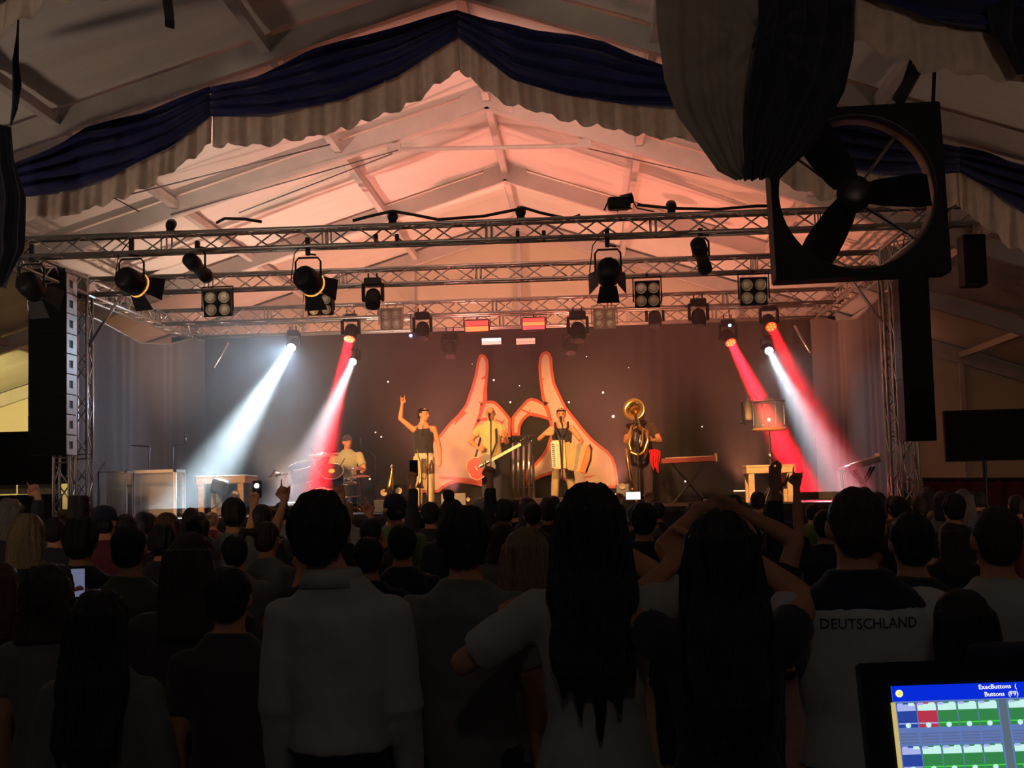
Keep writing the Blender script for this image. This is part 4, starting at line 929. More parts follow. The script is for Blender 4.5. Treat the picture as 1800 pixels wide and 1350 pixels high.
amp('black amplifier with a round cone behind the filming phone', 1098, 862, 30, 22, 24.6, [(1094, 855, 0.05)], M_greyp)
rs_ = thing('low_riser', 'low cream riser in front of the accordion player', 'riser', P(1010, 885, 22.3))
a, b = P(930, 876, 22.3), P(1098, 876, 22.3)
MB().bbox(((a.x+b.x)/2, 22.5, (a.z+DZ)/2), (b.x-a.x, 0.4, max(0.06, a.z-DZ)), 0.01).build('platform', M_wood, rs_); RISER_Z = DZ
# tubular bells
tb = thing('tubular_bells', 'row of tall metal tubes hanging between guitarist and accordionist', 'tubular bells', P(916, 885, 24.6))
a, b = P(898, 772, 24.6), P(935, 768, 24.6)
MB().tube(a+V((-0.05, 0, 0.02)), b+V((0.05, 0, 0.02)), 0.022, n=8).build('crossbar', M_dkmetal, tb)
for k, x in enumerate((902, 911, 920.5, 930)):
    t_ = MB().tube(P(x, 776-k, 24.6), P(x, 874, 24.6), 0.030, n=12).build('bell_tube', M_chrome, tb, True)
    MB().tube(P(x, 770-k, 24.6), P(x, 777-k, 24.6), 0.032, n=12).build('tube_cap', M_dkmetal, tb, True)
for x in (897, 936):
    q = P(x, 770, 24.65); MB().tube(q, V((q.x, 24.65, DZ)), 0.02, n=8).build('post', M_dkmetal, tb)
    MB().box((q.x, 24.65, DZ+0.03), (0.06, 0.5, 0.06)).build('foot', M_dkmetal, tb)
MB().tube(P(897, 858, 24.65), P(936, 857, 24.65), 0.016, n=8).build('lower_bar', M_dkmetal, tb)
# keyboards
def keyboard(label, x0, y0, x1, y1, Y, m, tilt=0.0):
    a, b = P(x0, y0, Y), P(x1, y1, Y); t = thing('keyboard', label, 'keyboard', ((a.x+b.x)/2, Y, DZ)); d = (b-a).normalized()
    L = (b-a).length; c = (a+b)/2; ang = math.atan2(b.z-a.z, b.x-a.x); R = Matrix.Rotation(-ang, 3, 'Y')
    MB().bbox(c+V((0, 0.16, -0.05)), (L, 0.34, 0.09), 0.012, R).build('case', m, t)
    MB().box(c+R @ V((0, 0.10, 0.0)), (L*0.86, 0.16, 0.02), R).build('key_bed', M_cream, t)
    MB().bbox(c+R @ V((L*0.49, 0.16, -0.03)), (0.03, 0.36, 0.15), 0.01, R).build('end_cheek', M_cream, t)
    for s in (-1, 1):
        MB().tube(c+V((s*L*0.3, 0.05, -0.1)), V((c.x-s*L*0.3, Y+0.05, DZ)), 0.018, n=8).build('stand_leg', M_dkmetal, t)
        MB().tube(c+V((s*L*0.3, 0.30, -0.1)), V((c.x-s*L*0.3, Y+0.30, DZ)), 0.018, n=8).build('stand_leg', M_dkmetal, t)
keyboard('red-lit keyboard on a crossed stand right of the horn player', 1163, 806, 1260, 801, 24.8, mat('red_case', (0.35, 0.05, 0.05), 0.5))  # red stage light put into the case colour
keyboard('slim tilted keyboard at the right side curtain', 1491, 818, 1548, 801, 21.8, M_greyp)
# clear drum up on a pole
fd = thing('acrylic_drum', 'clear drum with bright hoops on a tall pole at right', 'drum', P(1354, 885, 23.6))
a = P(1352, 706, 23.6); b = P(1352, 755, 23.6); r = 27/S(23.6); hd = a.z-b.z
MB().lathe([(r, 0), (r, hd), (r-0.01, hd), (r-0.01, 0)], Matrix.Translation(b), 28).build('shell', M_acryl, fd, True)
for z in (0.0, hd): MB().path([b+V((r*1.03*math.cos(2*PI*k/28), r*1.03*math.sin(2*PI*k/28), z)) for k in range(29)], 0.018, 6).build('hoop', M_chrome if z else mat('orange_hoop', (0.85, 0.35, 0.12), 0.35), fd, True)
for k in range(8):
    q = 2*PI*k/8+0.3; p0 = b+V((r*1.05*math.cos(q), r*1.05*math.sin(q), 0)); rod_ = MB().tube(p0, p0+V((0, 0, hd)), 0.005, n=6).build('tension_rod', M_chrome, fd)
    for z in (0.06, hd-0.06): MB().ell(p0+V((0, 0, z)), (0.014, 0.014, 0.022), 8, 6).build('lug', M_chrome, fd, True)
MB().ell(b+V((0, 0, hd*0.35)), (0.03, 0.03, 0.03), 10, 8).build('lamp', mat('drum_lamp', (1, 0.8, 0.5), emit=(1, 0.75, 0.45), estr=4.0), fd, True)
MB().tube(V((b.x, b.y, DZ)), b+V((0, 0, hd*0.3)), 0.016, n=8).build('pole', M_chrome, fd); MB().ell(b+V((0, 0, -0.45)), (0.045, 0.045, 0.06), 10, 8).build('pole_joint', M_chrome, fd, True)
MB().box(a+V((0, 0, 0.04)), (0.12, 0.08, 0.05)).build('clip', M_cream, fd)
for k in range(3): MB().tube(V((b.x, b.y, DZ+0.3)), V((b.x+0.3*math.cos(2.1*k), b.y+0.3*math.sin(2.1*k), DZ+0.01)), 0.012, n=6).build('foot', M_chrome, fd)
bl = thing('shaker_bottle', 'pale bottle-shaped shaker clipped beside the clear drum', 'shaker', P(1316, 738, 23.6))
MB().lathe([(0.0, 0), (0.05, 0.0), (0.06, 0.05), (0.055, 0.14), (0.06, 0.18), (0.055, 0.26), (0.025, 0.34), (0.015, 0.38)], Matrix.Translation(P(1316, 738, 23.6)), 14).build('body', M_cream, bl, True)
MB().path([P(1317, 702, 23.6), P(1320, 695, 23.6), P(1326, 694, 23.6), P(1332, 703, 23.6)], 0.008, 6).build('hook', M_chrome, bl, True)
MB().tube(P(1304, 707, 23.6), P(1306, 745, 23.6), 0.018, n=8).build('clip_arm', M_dkmetal, bl); MB().tube(P(1300, 742, 23.6), P(1312, 745, 23.6), 0.018, n=8).build('clip', M_dkmetal, bl)
MB().tube(P(1304, 742, 23.6), P(1328, 742, 23.6), 0.010, n=6).build('link', M_dkmetal, bl)
lw = thing('white_lectern_lamp', 'white angular stand in the right white beam', 'stand', P(1478, 885, 22.8))
MB().add([P(1467, 826, 22.8), P(1480, 819, 22.8), P(1484, 822, 22.8), P(1484, 826, 22.8)]+[P(1467, 826, 22.95), P(1480, 819, 22.95), P(1484, 822, 22.95), P(1484, 826, 22.95)], [(0, 1, 2, 3), (7, 6, 5, 4), (0, 4, 5, 1), (1, 5, 6, 2), (2, 6, 7, 3), (3, 7, 4, 0)]).build('head', M_white, lw)
for x in (1478, 1483): MB().tube(P(x, 824, 22.85), V((P(x, 824, 22.85).x, 22.85, DZ)), 0.016, n=8).build('pole', M_white, lw)
MB().box((P(1480, 850, 22.85).x, 22.85, DZ+0.02), (0.3, 0.3, 0.04)).build('foot', M_white, lw)
# ------------------------------------------------------------------ drum kit
M_shell = mat('drum_shell', (0.03, 0.025, 0.022), 0.5, spec=0.2, var=0.2)
M_head = mat('drum_head', (0.03, 0.027, 0.025), 0.75, spec=0.1)
M_cym = mat('cymbal_bronze', (0.55, 0.30, 0.20), 0.28, 1.0)
dk = thing('drum_kit', 'drum kit with dark shells and cymbals before the seated drummer', 'drum kit', P(580, 885, 24.3))
def drum(c, ax, r, h, name='drum'):
    M = aimM(c, ax); d = MB().lathe([(0, 0), (r, 0), (r, h), (0, h)], M, 28).build(name, M_shell, dk)
    for z in (0.0, h):
        MB().path([M @ V((r*1.03*math.cos(2*PI*k/24), r*1.03*math.sin(2*PI*k/24), z)) for k in range(25)], 0.012, 6).build('hoop', M_chrome, d, True)
    MB().lathe([(0, h-0.004), (r*0.97, h-0.004), (r*0.97, h+0.004), (0, h+0.004)], M, 28).build('drum_head', M_head, d)
    return d, M
drum(P(537, 842, 24.0), V((-0.15, -0.35, 1)), 0.24, 0.26, 'tom_drum')
d_, M_ = drum(P(584, 846, 23.9), V((0.1, -0.75, 0.8)), 0.20, 0.24, 'tom_drum')
MB().lathe([(0, 0.244), (0.055, 0.244), (0.055, 0.248), (0, 0.248)], M_, 18).build('badge', mat('yellow_badge', (0.9, 0.7, 0.15), 0.4), d_)
drum(P(600, 858, 24.1), V((0.1, -0.2, 1)), 0.17, 0.13, 'snare_drum')
drum(V((P(572, 866, 23.6).x, 23.6, DZ+0.215)), V((0, -1, 0.02)), 0.205, 0.36, 'bass_drum'); drum(P(612, 872, 24.0), V((0, -0.1, 1)), 0.20, 0.22, 'floor_tom')
def cymbal(c, ax, r, foot):
    M = aimM(c, ax); cb = MB().lathe([(0.0, 0.05), (0.03, 0.045), (0.06, 0.025), (r, -0.01), (r, -0.014), (0.06, 0.018), (0.0, 0.03)], M, 28).build('cymbal', M_cym, dk, True)
    MB().tube(M @ V((0, 0, -0.06)), M @ V((0, 0, 0.09)), 0.012, n=8).build('wing_nut', M_dkmetal, cb)
    return M
cymbal(P(569, 799, 24.0), V((0.03, -0.16, 1)), 0.26, None)
MB().path([P(567, 805, 24.0), P(563, 809, 24.02), P(545, 813, 24.05), P(523, 814, 24.05)], 0.011, 6).build('boom_arm', M_dkmetal, dk)
MB().tube(P(545, 811, 24.05), V((P(543, 840, 24.05).x, 24.05, DZ)), 0.014, n=8).build('cymbal_stand', M_chrome, dk)
cymbal(P(628, 824, 23.8), V((0.05, -0.10, 1)), 0.17, None); MB().tube(P(628, 824, 23.8), V((P(628, 824, 23.8).x, 23.8, DZ)), 0.012, n=8).build('cymbal_stand', M_dkmetal, dk)
cymbal(P(632, 836, 23.7), V((0.02, -0.12, 1)), 0.20, None); MB().tube(P(634, 836, 23.7), V((P(634, 836, 23.7).x, 23.7, DZ)), 0.012, n=8).build('cymbal_stand', M_dkmetal, dk)
cymbal(P(484, 834, 24.0), V((-0.30, -0.1, 1)), 0.14, None); MB().tube(P(502, 834, 24.0), V((P(504, 834, 24.0).x, 24.0, DZ)), 0.022, n=8).build('cymbal_stand', mat('red_white_pole', (0.7, 0.45, 0.42), 0.4), dk)
for x, y in ((496, 833), (509, 832)): MB().ell(P(x, y, 23.95), (0.03, 0.03, 0.03), 10, 8).build('tambourine_ball', M_white, dk, True)
MB().tube(P(486, 836, 24.0), P(509, 832, 24.0), 0.014, n=8).build('cross_arm', M_chrome, dk)
for x0, y0, x1, y1, Y in ((545, 786, 555, 798, 23.9), (592, 828, 606, 806, 23.75), (606, 844, 614, 832, 23.7)):
    MB().tube(P(x0, y0, Y), P(x1, y1, Y), 0.010, n=6).build('drum_arm', M_dkmetal, dk)
gs = thing('drum_stool', 'round stool under the seated drummer', 'stool', P(612, 880, 25.0))
MB().lathe([(0, 0), (0.17, 0), (0.18, 0.04), (0.17, 0.08), (0, 0.09)], Matrix.Translation((P(612, 840, 25.0).x, 25.0, DZ+0.44)), 18).build('seat', M_black, gs, True)
MB().tube((P(612, 840, 25.0).x, 25.0, DZ), (P(612, 840, 25.0).x, 25.0, DZ+0.45), 0.025, n=8).build('post', M_chrome, gs)
for k in range(3): MB().tube((P(612, 840, 25.0).x, 25.0, DZ+0.2), (P(612, 840, 25.0).x+0.24*math.cos(2.1*k), 25.0+0.24*math.sin(2.1*k), DZ+0.01), 0.012, n=6).build('foot', M_chrome, gs)
# ------------------------------------------------------------------ people
SKIN = mat('skin', (0.70, 0.32, 0.17), 0.6, var=0.06, scale=14)
SKIN_D = mat('skin_tan', (0.46, 0.26, 0.18), 0.55, var=0.06, scale=14)
def hairm(n, c): return mat('hair_'+n, c, 0.5, var=0.35, scale=30, bump=0.4, stretch=(6, 6, 0.7))
H_DK = hairm('dark', (0.012, 0.010, 0.012)); H_BR = hairm('brown', (0.045, 0.026, 0.016)); H_BL = hairm('blond', (0.30, 0.20, 0.10)); H_GR = hairm('grey', (0.16, 0.14, 0.13)); H_RD = hairm('auburn', (0.12, 0.04, 0.02))
def clothm(n, c, r=0.85): return mat('cloth_'+n, c, r, var=0.10, scale=9, sheen=0.15, bump=0.1)
C_GREY = clothm('grey', (0.20, 0.20, 0.19)); C_PALE = clothm('pale', (0.50, 0.49, 0.45)); C_WHITE = clothm('white', (0.66, 0.65, 0.62)); C_DK = clothm('charcoal', (0.028, 0.028, 0.036)); C_NAVY = clothm('navy', (0.012, 0.014, 0.04))
C_OLIVE = clothm('olive', (0.09, 0.10, 0.05)); C_GREEN = clothm('green', (0.16, 0.26, 0.05)); C_DENIM = clothm('denim', (0.03, 0.035, 0.07)); C_BROWN = clothm('brown', (0.09, 0.05, 0.035)); C_RED = clothm('wine', (0.14, 0.02, 0.03))
C_YEL = clothm('yellow', (0.66, 0.56, 0.24)); C_KHAKI = clothm('khaki', (0.42, 0.34, 0.20)); C_CREAM = clothm('cream', (0.72, 0.62, 0.42)); C_SAGE = clothm('sage', (0.44, 0.45, 0.27)); C_PLUM = clothm('plum', (0.07, 0.045, 0.055))
M_shoe = mat('shoe_black', (0.02, 0.02, 0.02), 0.5); M_eye = mat('eye_dark', (0.02, 0.015, 0.012), 0.3); M_lip = mat('lip', (0.40, 0.14, 0.11), 0.5)
CURL = {'relaxed': (0.35, 0.4, 0.45, 0.5, 0.3), 'open': (0.05, 0.03, 0.05, 0.1, 0.0), 'fist': (1, 1, 1, 1, 0.8), 'horns': (0.02, 1, 1, 0.05, 0.7), 'point': (0.0, 1, 1, 1, 0.8), 'grip': (0.75, 0.78, 0.8, 0.8, 0.6), 'peace': (0.0, 0.05, 1, 1, 0.8)}
def hand(mb, w, d, n, side, pose, s=1.0, fine=True):
    """w wrist, d pointing direction, n palm normal, side +1 right hand / -1 left hand"""
    d = V(d).normalized(); n = V(n); n = (n-d*n.dot(d)); n = n.normalized() if n.length > 1e-4 else d.orthogonal().normalized()
    a = d.cross(n).normalized()*side      # towards the thumb
    c0 = w+d*0.012*s; R = Matrix((a, d, n)).transposed()
    mb.ell(w+d*0.048*s, (0.040*s, 0.058*s, 0.017*s), 12, 8, R)
    mb.capsule(w-d*0.02*s, w+d*0.02*s, 0.027*s, 0.026*s, 10)
    if not fine:
        mb.ell(w+d*0.085*s, (0.036*s, 0.05*s, 0.018*s), 10, 8, R); return
    cu = CURL[pose]
    for k, (off, L) in enumerate(((0.030, 0.072), (0.010, 0.080), (-0.011, 0.074), (-0.030, 0.058))):
        q = w+d*(0.092-0.004*abs(k-1))*s+a*off*s; ang = 0.0; base_dir = (d+a*off*1.6).normalized()
        p = q-d*0.02*s
        for seg, f in enumerate((0.46, 0.32, 0.24)):
            ang += cu[k]*1.35*(0.9 if seg == 0 else 1.0)
            dd = base_dir*math.cos(ang)+n*math.sin(ang); e = q+dd*L*f*s
            mb.capsule(p, e, (0.0105-0.0008*seg)*s, (0.0100-0.0008*seg)*s, 8); p = q = e
    t0 = w+d*0.020*s+a*0.026*s; t1 = t0+(a*0.75+d*0.55+n*0.35*cu[4]).normalized()*0.042*s; t2 = t1+(a*(0.35-0.9*cu[4])+d*0.85+n*0.5*cu[4]).normalized()*0.034*s; t3 = t2+(a*(0.2-1.0*cu[4])+d*0.9+n*0.3*cu[4]).normalized()*0.026*s
    mb.capsule(t0-a*0.012*s, t1, 0.0145*s, 0.0125*s, 8); mb.capsule(t1, t2, 0.0125*s, 0.0115*s, 8); mb.capsule(t2, t3, 0.0115*s, 0.010*s, 8)
def wrinkle(amp, fr, drop=0.0):
    def f(bm):
        bm.normal_update()
        for v in bm.verts:
            n = noise.noise(V((v.co.x*fr, v.co.y*fr, v.co.z*fr*0.7)))+0.5*noise.noise(v.co*fr*2.3+V((3, 1, 7)))
            v.co += v.normal*n*amp
    return f
def strand(amp, fr):
    def f(bm):
        bm.normal_update()
        for v in bm.verts:
            a = math.atan2(v.co.x, -v.co.y+0.001)
            n = math.sin(a*fr+3*noise.noise(v.co*5))*0.6+noise.noise(V((v.co.x*38, v.co.y*38, v.co.z*5)))
            v.co += v.normal*n*amp
    return f
PEOPLE = {}
def make_person(name, label, loc, H, yaw=0.0, fem=False, build=1.0, arms=None, hair='short', hairmat=None, shirt=C_DK, sleeve=0.55, pants=C_DENIM, skin=None, group=None,
                voxel=0.011, fine=True, head_yaw=0.0, head_pitch=0.0, lean=0.0, seat=False, tank=False, feet=None, face=False, zbase=0.0, open_hem=0.86, yoke=None, hipsx=0.0, hx=0.0):
    """a person facing local +Y; arms: {'R': (upper dir, fore dir, hand dir, palm normal, pose)}"""
    s = H/1.75; skin = skin or SKIN; hairmat = hairmat or H_DK; arms = arms or {}
    dz = -0.40 if seat else 0.0
    L = Matrix.Rotation(lean, 4, 'X')
    piv = V((0, 0, 0.95+dz))
    def T(p): p = V(p)+V((0, 0, dz)); p = piv + (L @ (p-piv)); return p*s
    bw = build; sw = (0.168 if fem else 0.19)*bw; wa = (0.122 if fem else 0.142)*bw; hw = (0.165 if fem else 0.155)*bw; ch = (0.150 if fem else 0.168)*bw; dp = 0.112*bw
    mb = MB()
    tors = [(0.84, hw*0.92, dp*0.95), (0.93, hw, dp*1.02), (1.02, (hw+wa)/2, dp*0.92), (1.10, wa, dp*0.88), (1.20, (wa+ch)/2, dp*0.95), (1.30, ch, dp), (1.395, sw*0.97, dp*0.92), (1.44, sw*0.78, dp*0.76), (1.475, sw*0.50, dp*0.62), (1.505, 0.072, 0.066), (1.52, 0.060, 0.060)]
    def tloft(m_, secs, n=22):
        rs = []
        for z, rx, ry in secs:
            rs.append([T((rx*math.cos(2*PI*i/n)*1.0, ry*math.sin(2*PI*i/n)+(-0.012 if z > 1.35 else 0), z)) for i in range(n)])
        m_.rings(rs)
    tloft(mb, tors)
    for sx in (-1, 1): mb.ell(T((sx*sw*0.92, -0.01, 1.392)), (0.058*s*bw, 0.060*s*bw, 0.058*s*bw), 12, 8)
    hz = T((0, 0.0, 1.47)); hd = T((0, 0.018, 1.64)); mb.capsule(hz, T((hx, 0.006, 1.58)), 0.060*s, 0.056*s, 14)
    HR = Matrix.Translation(T((hx, 0.0, 1.56))) @ Matrix.Rotation(head_yaw, 4, 'Z') @ Matrix.Rotation(head_pitch, 4, 'X') @ L
    def Hp(x, y, z): return HR @ (V((x, y, z-1.56))*s)
    R3 = HR.to_3x3()
    mb.ell(Hp(0, 0.008, 1.655), (0.076*s, 0.096*s, 0.098*s), 18, 12, R3); mb.ell(Hp(0, 0.030, 1.595), (0.060*s, 0.070*s, 0.070*s), 16, 10, R3); mb.ell(Hp(0, 0.066, 1.560), (0.030*s, 0.030*s, 0.024*s), 10, 8, R3)
    mb.capsule(Hp(0, 0.100, 1.650), Hp(0, 0.118, 1.615), 0.010*s, 0.015*s, 8); mb.ell(Hp(0, 0.088, 1.672), (0.052*s, 0.02*s, 0.012*s), 10, 6, R3); mb.ell(Hp(0, 0.090, 1.585), (0.026*s, 0.014*s, 0.012*s), 10, 6, R3)
    for sx in (-1, 1): mb.ell(Hp(sx*0.080, -0.004, 1.635), (0.012*s, 0.022*s, 0.034*s), 10, 8, R3)
    AR = {}
    for sd, sx in (('R', 1), ('L', -1)):
        d1, d2, d3, n, pose = arms.get(sd, ((sx*0.16, 0.02, -1), (sx*0.05, 0.22, -1), None, None, 'relaxed'))
        d1 = V(d1).normalized(); d2 = V(d2).normalized(); d3 = V(d3).normalized() if d3 is not None else d2
        sh_ = T((sx*sw*0.95, -0.01, 1.394)); el = sh_+d1*0.285*s; wr = el+d2*0.255*s; n = V(n) if n is not None else V((-sx, 0.25, 0))
        mb.capsule(sh_, sh_.lerp(el, 0.55), 0.053*s*bw, 0.046*s*bw); mb.capsule(sh_.lerp(el, 0.5), el, 0.046*s*bw, 0.040*s*bw)
        mb.capsule(el, el.lerp(wr, 0.35), 0.040*s*bw, 0.041*s*bw); mb.capsule(el.lerp(wr, 0.3), wr, 0.041*s*bw, 0.026*s)
        hand(mb, wr, d3, n, sx, pose, s, fine); AR[sd] = (sh_, el, wr, d1, d2)
    LG = []
    for sx in (-1, 1):
        hp = V((sx*0.088*bw+hipsx, 0, 0.90+dz))*s
        if seat: kn = V((sx*0.20, 0.42, 0.52))*s; an = V((sx*0.20, 0.40, 0.09))*s
        elif feet: f = feet[0 if sx < 0 else 1]; an = V((f[0], f[1], 0.09))*s; kn = hp.lerp(an, 0.49)+V((0, 0.03, 0))*s
        else: kn = V((sx*0.10, 0.015, 0.49))*s; an = V((sx*0.105, -0.02, 0.09))*s
        mb.capsule(hp, kn, 0.082*s*bw, 0.056*s*bw); mb.capsule(kn, kn.lerp(an, 0.4), 0.055*s*bw, 0.054*s*bw); mb.capsule(kn.lerp(an, 0.35), an, 0.054*s*bw, 0.037*s)
        mb.capsule(an+V((0, -0.03, -0.045))*s, an+V((sx*0.02, 0.14, -0.058))*s, 0.036*s, 0.028*s, 10); LG.append((hp, kn, an))
    o = melt(mb, name, skin, None, voxel, 3); o.location = loc; o.rotation_euler = (0, 0, yaw); tag(o, label, 'person', group)
    # shirt
    sm = MB(); g = 0.014
    ts = [(z, rx*1.03+g, ry*1.04+g) for z, rx, ry in tors if z >= open_hem-0.03]; ts[0] = (open_hem, ts[0][1]+0.004, ts[0][2]+0.004)
    if tank: ts = [(z, rx*(1.0 if z < 1.33 else 0.72), ry) for z, rx, ry in ts if z < 1.425]
    else: ts = [t_ for t_ in ts if t_[0] < 1.46]+[(1.484, 0.112, 0.088), (1.515, 0.084, 0.078)]
    tloft(sm, ts)
    if tank:
        for sx in (-1, 1):
            sm.capsule(T((sx*0.088, 0.085, 1.35)), T((sx*0.095, 0.01, 1.452)), 0.030*s, 0.026*s, 10); sm.capsule(T((sx*0.095, 0.0, 1.452)), T((sx*0.085, -0.09, 1.36)), 0.026*s, 0.030*s, 10)
    else:
        for sd in 'RL':
            sh_, el, wr, d1, d2 = AR[sd]; sx = 1 if sd == 'R' else -1
            sm.ell(T((sx*sw*0.92, -0.01, 1.392)), ((0.058*bw+g)*s,)*3, 12, 8)
            e = sh_.lerp(el, min(1.0, sleeve)); sm.path([sh_-d1*0.03*s, sh_.lerp(el, 0.3*min(1, sleeve)), e], [(0.055*bw+g)*s, (0.056*bw+g)*s, (0.054*bw+g)*s], 14)
            if sleeve > 1.0:
                sm.ell(el, ((0.042*bw+g)*s,)*3, 12, 8); sm.path([el, el.lerp(wr, sleeve-1.0)], [(0.044*bw+g)*s, (0.034*bw+g)*s], 14)
    sh_o = melt(sm, 'shirt', shirt, o, max(voxel*1.05, 0.012), 3, wrinkle(0.006*s, 9))
    if yoke:
        ym = MB(); g2 = 0.021; yts = [(z, rx*1.03+g2, ry*1.04+g2) for z, rx, ry in tors if 1.42 < z < 1.46]; yts = [(1.412, sw*0.95+g2, dp*0.88+g2)]+yts+[(1.488, 0.116, 0.094), (1.522, 0.090, 0.084)]
        tloft(ym, yts)
        melt(ym, 'shirt_yoke', yoke, o, voxel, 2)
    pm = MB(); pts_ = [(0.80, hw*0.96, dp*0.98), (0.90, hw+0.010, dp*1.03+0.008), (0.98, hw*0.97+0.008, dp+0.008), (1.02, (hw+wa)/2+0.008, dp*0.93+0.008)]
    tloft(pm, pts_)
    for hp, kn, an in LG:
        pm.path([hp+V((0, 0, 0.02)), hp.lerp(kn, 0.5), kn, kn.lerp(an, 0.5), an+V((0, 0, 0.01))], [(0.090*bw+0.008)*s, (0.076*bw+0.01)*s, (0.064*bw+0.01)*s, (0.058*bw+0.012)*s, 0.058*s], 16)
    melt(pm, 'trousers', pants, o, max(voxel*1.2, 0.013), 3, wrinkle(0.006*s, 7))
    for i, (hp, kn, an) in enumerate(LG):
        sx = -1 if i == 0 else 1; q = MB(); q.capsule(an+V((0, -0.035, -0.045))*s, an+V((sx*0.02, 0.15, -0.055))*s, 0.044*s, 0.036*s, 12); q.build('shoe', M_shoe, o, True)
    # hair and headwear
    hm = MB(); post = strand(0.004*s, 22); vox = 0.010
    def cap_hair(k=1.0, back=0.0): hm.ell(Hp(0, -0.016-back, 1.668), (0.086*s*k, 0.098*s*k, 0.096*s*k), 18, 12, R3); hm.ell(Hp(0, -0.045, 1.625), (0.074*s*k, 0.070*s*k, 0.075*s*k), 16, 10, R3)
    def fall(zend, wtop=0.088, wmid=0.115, wend=0.075, curly=False, y0=-0.06):
        zs = [1.70, 1.62, 1.52, 1.44, 1.34, 1.24, 1.14, 1.04]
        zs = [z for z in zs if z > zend+0.04]+[zend]; rs = []; n = 22
        for k, z in enumerate(zs):
            t_ = k/(len(zs)-1); w_ = (wtop*(1-t_/0.45)+wmid*t_/0.45) if t_ < 0.45 else (wmid*(1-(t_-0.45)/0.55)+wend*(t_-0.45)/0.55)
            yb = y0-0.065*min(1, max(0, (1.60-z)/0.2)); dd = 0.075 if z > 1.55 else 0.045
            rs.append([(Hp(w_*math.cos(2*PI*i/n), yb+dd*math.sin(2*PI*i/n), z) if z > 1.5 else T((w_*math.cos(2*PI*i/n), yb+dd*math.sin(2*PI*i/n), z))) for i in range(n)])
        hm.rings(rs[::-1])
    hobj = None
    if hair == 'short': cap_hair(1.0)
    elif hair == 'crop': cap_hair(0.965)
    elif hair == 'thick': cap_hair(1.08); hm.ell(Hp(0, -0.01, 1.725), (0.075*s, 0.085*s, 0.05*s), 14, 8, R3); post = strand(0.008*s, 14)
    elif hair == 'flat': cap_hair(1.02); hm.loft([(0, 0, 0, 1, 1)], 3) if False else None; hm.rings([[Hp(0.080*math.cos(2*PI*i/16), -0.01+0.09*math.sin(2*PI*i/16), z) for i in range(16)] for z in (1.70, 1.775, 1.785)])
    elif hair == 'curly': cap_hair(1.16); post = wrinkle(0.018*s, 22); fall(1.46, 0.10, 0.125, 0.11, y0=-0.04)
    elif hair == 'bob': cap_hair(1.04); fall(1.47, 0.092, 0.105, 0.10, y0=-0.035)
    elif hair == 'mid': cap_hair(1.03); fall(1.36, 0.092, 0.115, 0.09)
    elif hair == 'long': cap_hair(1.05); fall(1.15, 0.094, 0.13, 0.085); post = strand(0.007*s, 17)
    elif hair == 'vlong': cap_hair(1.06); fall(1.19, 0.097, 0.140, 0.075); [hm.path([T((x0, -0.13, 1.36)), T((x0*1.05, -0.165, 1.24)), T((x0*1.1+0.01, -0.165, ze))], [0.032*s, 0.028*s, 0.006*s], 8) for x0, ze in ((-0.09, 1.16), (-0.045, 1.10), (0.0, 1.05), (0.05, 1.12), (0.09, 1.19))]; post = strand(0.008*s, 17)
    elif hair == 'bun': cap_hair(1.0); hm.ell(Hp(0.0, -0.125, 1.70), (0.042*s, 0.042*s, 0.042*s), 12, 8); post = strand(0.004*s, 18)
    elif hair == 'topbun': cap_hair(1.0); hm.ell(Hp(-0.01, -0.05, 1.79), (0.045*s, 0.045*s, 0.042*s), 12, 8)
    elif hair == 'pony': cap_hair(1.0); hm.path([Hp(-0.03, -0.10, 1.69), Hp(-0.09, -0.16, 1.70), Hp(-0.12, -0.18, 1.62), Hp(-0.11, -0.16, 1.50)], [0.028*s, 0.034*s, 0.034*s, 0.012*s], 10)
    elif hair in ('cap', 'beanie', 'bald', 'band'):
        if hair in ('cap',): hm.ell(Hp(0, -0.045, 1.615), (0.074*s, 0.062*s, 0.06*s), 14, 8, R3)
        if hair == 'band': cap_hair(0.98)
    if hm.v: melt(hm, 'hair', hairmat, o, vox, 2, post)
    if hair == 'cap':
        cm_ = MB(); rs = [[Hp((0.089*math.cos(2*PI*i/20))*k, -0.006+0.106*math.sin(2*PI*i/20)*k, z) for i in range(20)] for z, k in ((1.652, 1.0), (1.69, 0.99), (1.725, 0.88), (1.752, 0.62), (1.764, 0.2))]
        cm_.rings(rs).build('cap', hairmat if hairmat in (C_NAVY, C_DK, C_RED, C_PLUM) else C_NAVY, o, True)
        MB().rings([[Hp(0.075*math.cos(PI*i/10), 0.085+0.085*math.sin(PI*i/10), z) for i in range(11)] for z in (1.650, 1.662)]).build('cap_visor', C_NAVY, o)
    if hair == 'beanie':
        cm_ = MB(); cm_.rings([[Hp((0.087*math.cos(2*PI*i/20))*k, 0.0+0.106*math.sin(2*PI*i/20)*k, z) for i in range(20)] for z, k in ((1.668, 1.0), (1.70, 1.0), (1.735, 0.86), (1.762, 0.6), (1.775, 0.2))]).build('cap', C_PLUM, o, True)
    if hair == 'band':
        MB().rings([[Hp(0.083*k*math.cos(2*PI*i/20), 0.004+0.103*k*math.sin(2*PI*i/20), z) for i in range(20)] for z, k in ((1.698, 0.96), (1.698, 1.03), (1.722, 0.97), (1.722, 0.90))]).build('headband', M_black, o, True)
    if face:
        for sx in (-1, 1):
            MB().ell(Hp(sx*0.031, 0.090, 1.648), (0.013*s, 0.010*s, 0.008*s), 10, 6, R3).build('eye', M_eye, o, True); MB().ell(Hp(sx*0.033, 0.096, 1.670), (0.021*s, 0.009*s, 0.005*s), 10, 6, R3).build('eyebrow', H_DK, o, True)
        MB().ell(Hp(0, 0.099, 1.582), (0.024*s, 0.009*s, 0.007*s), 10, 6, R3).build('mouth', M_lip, o, True)
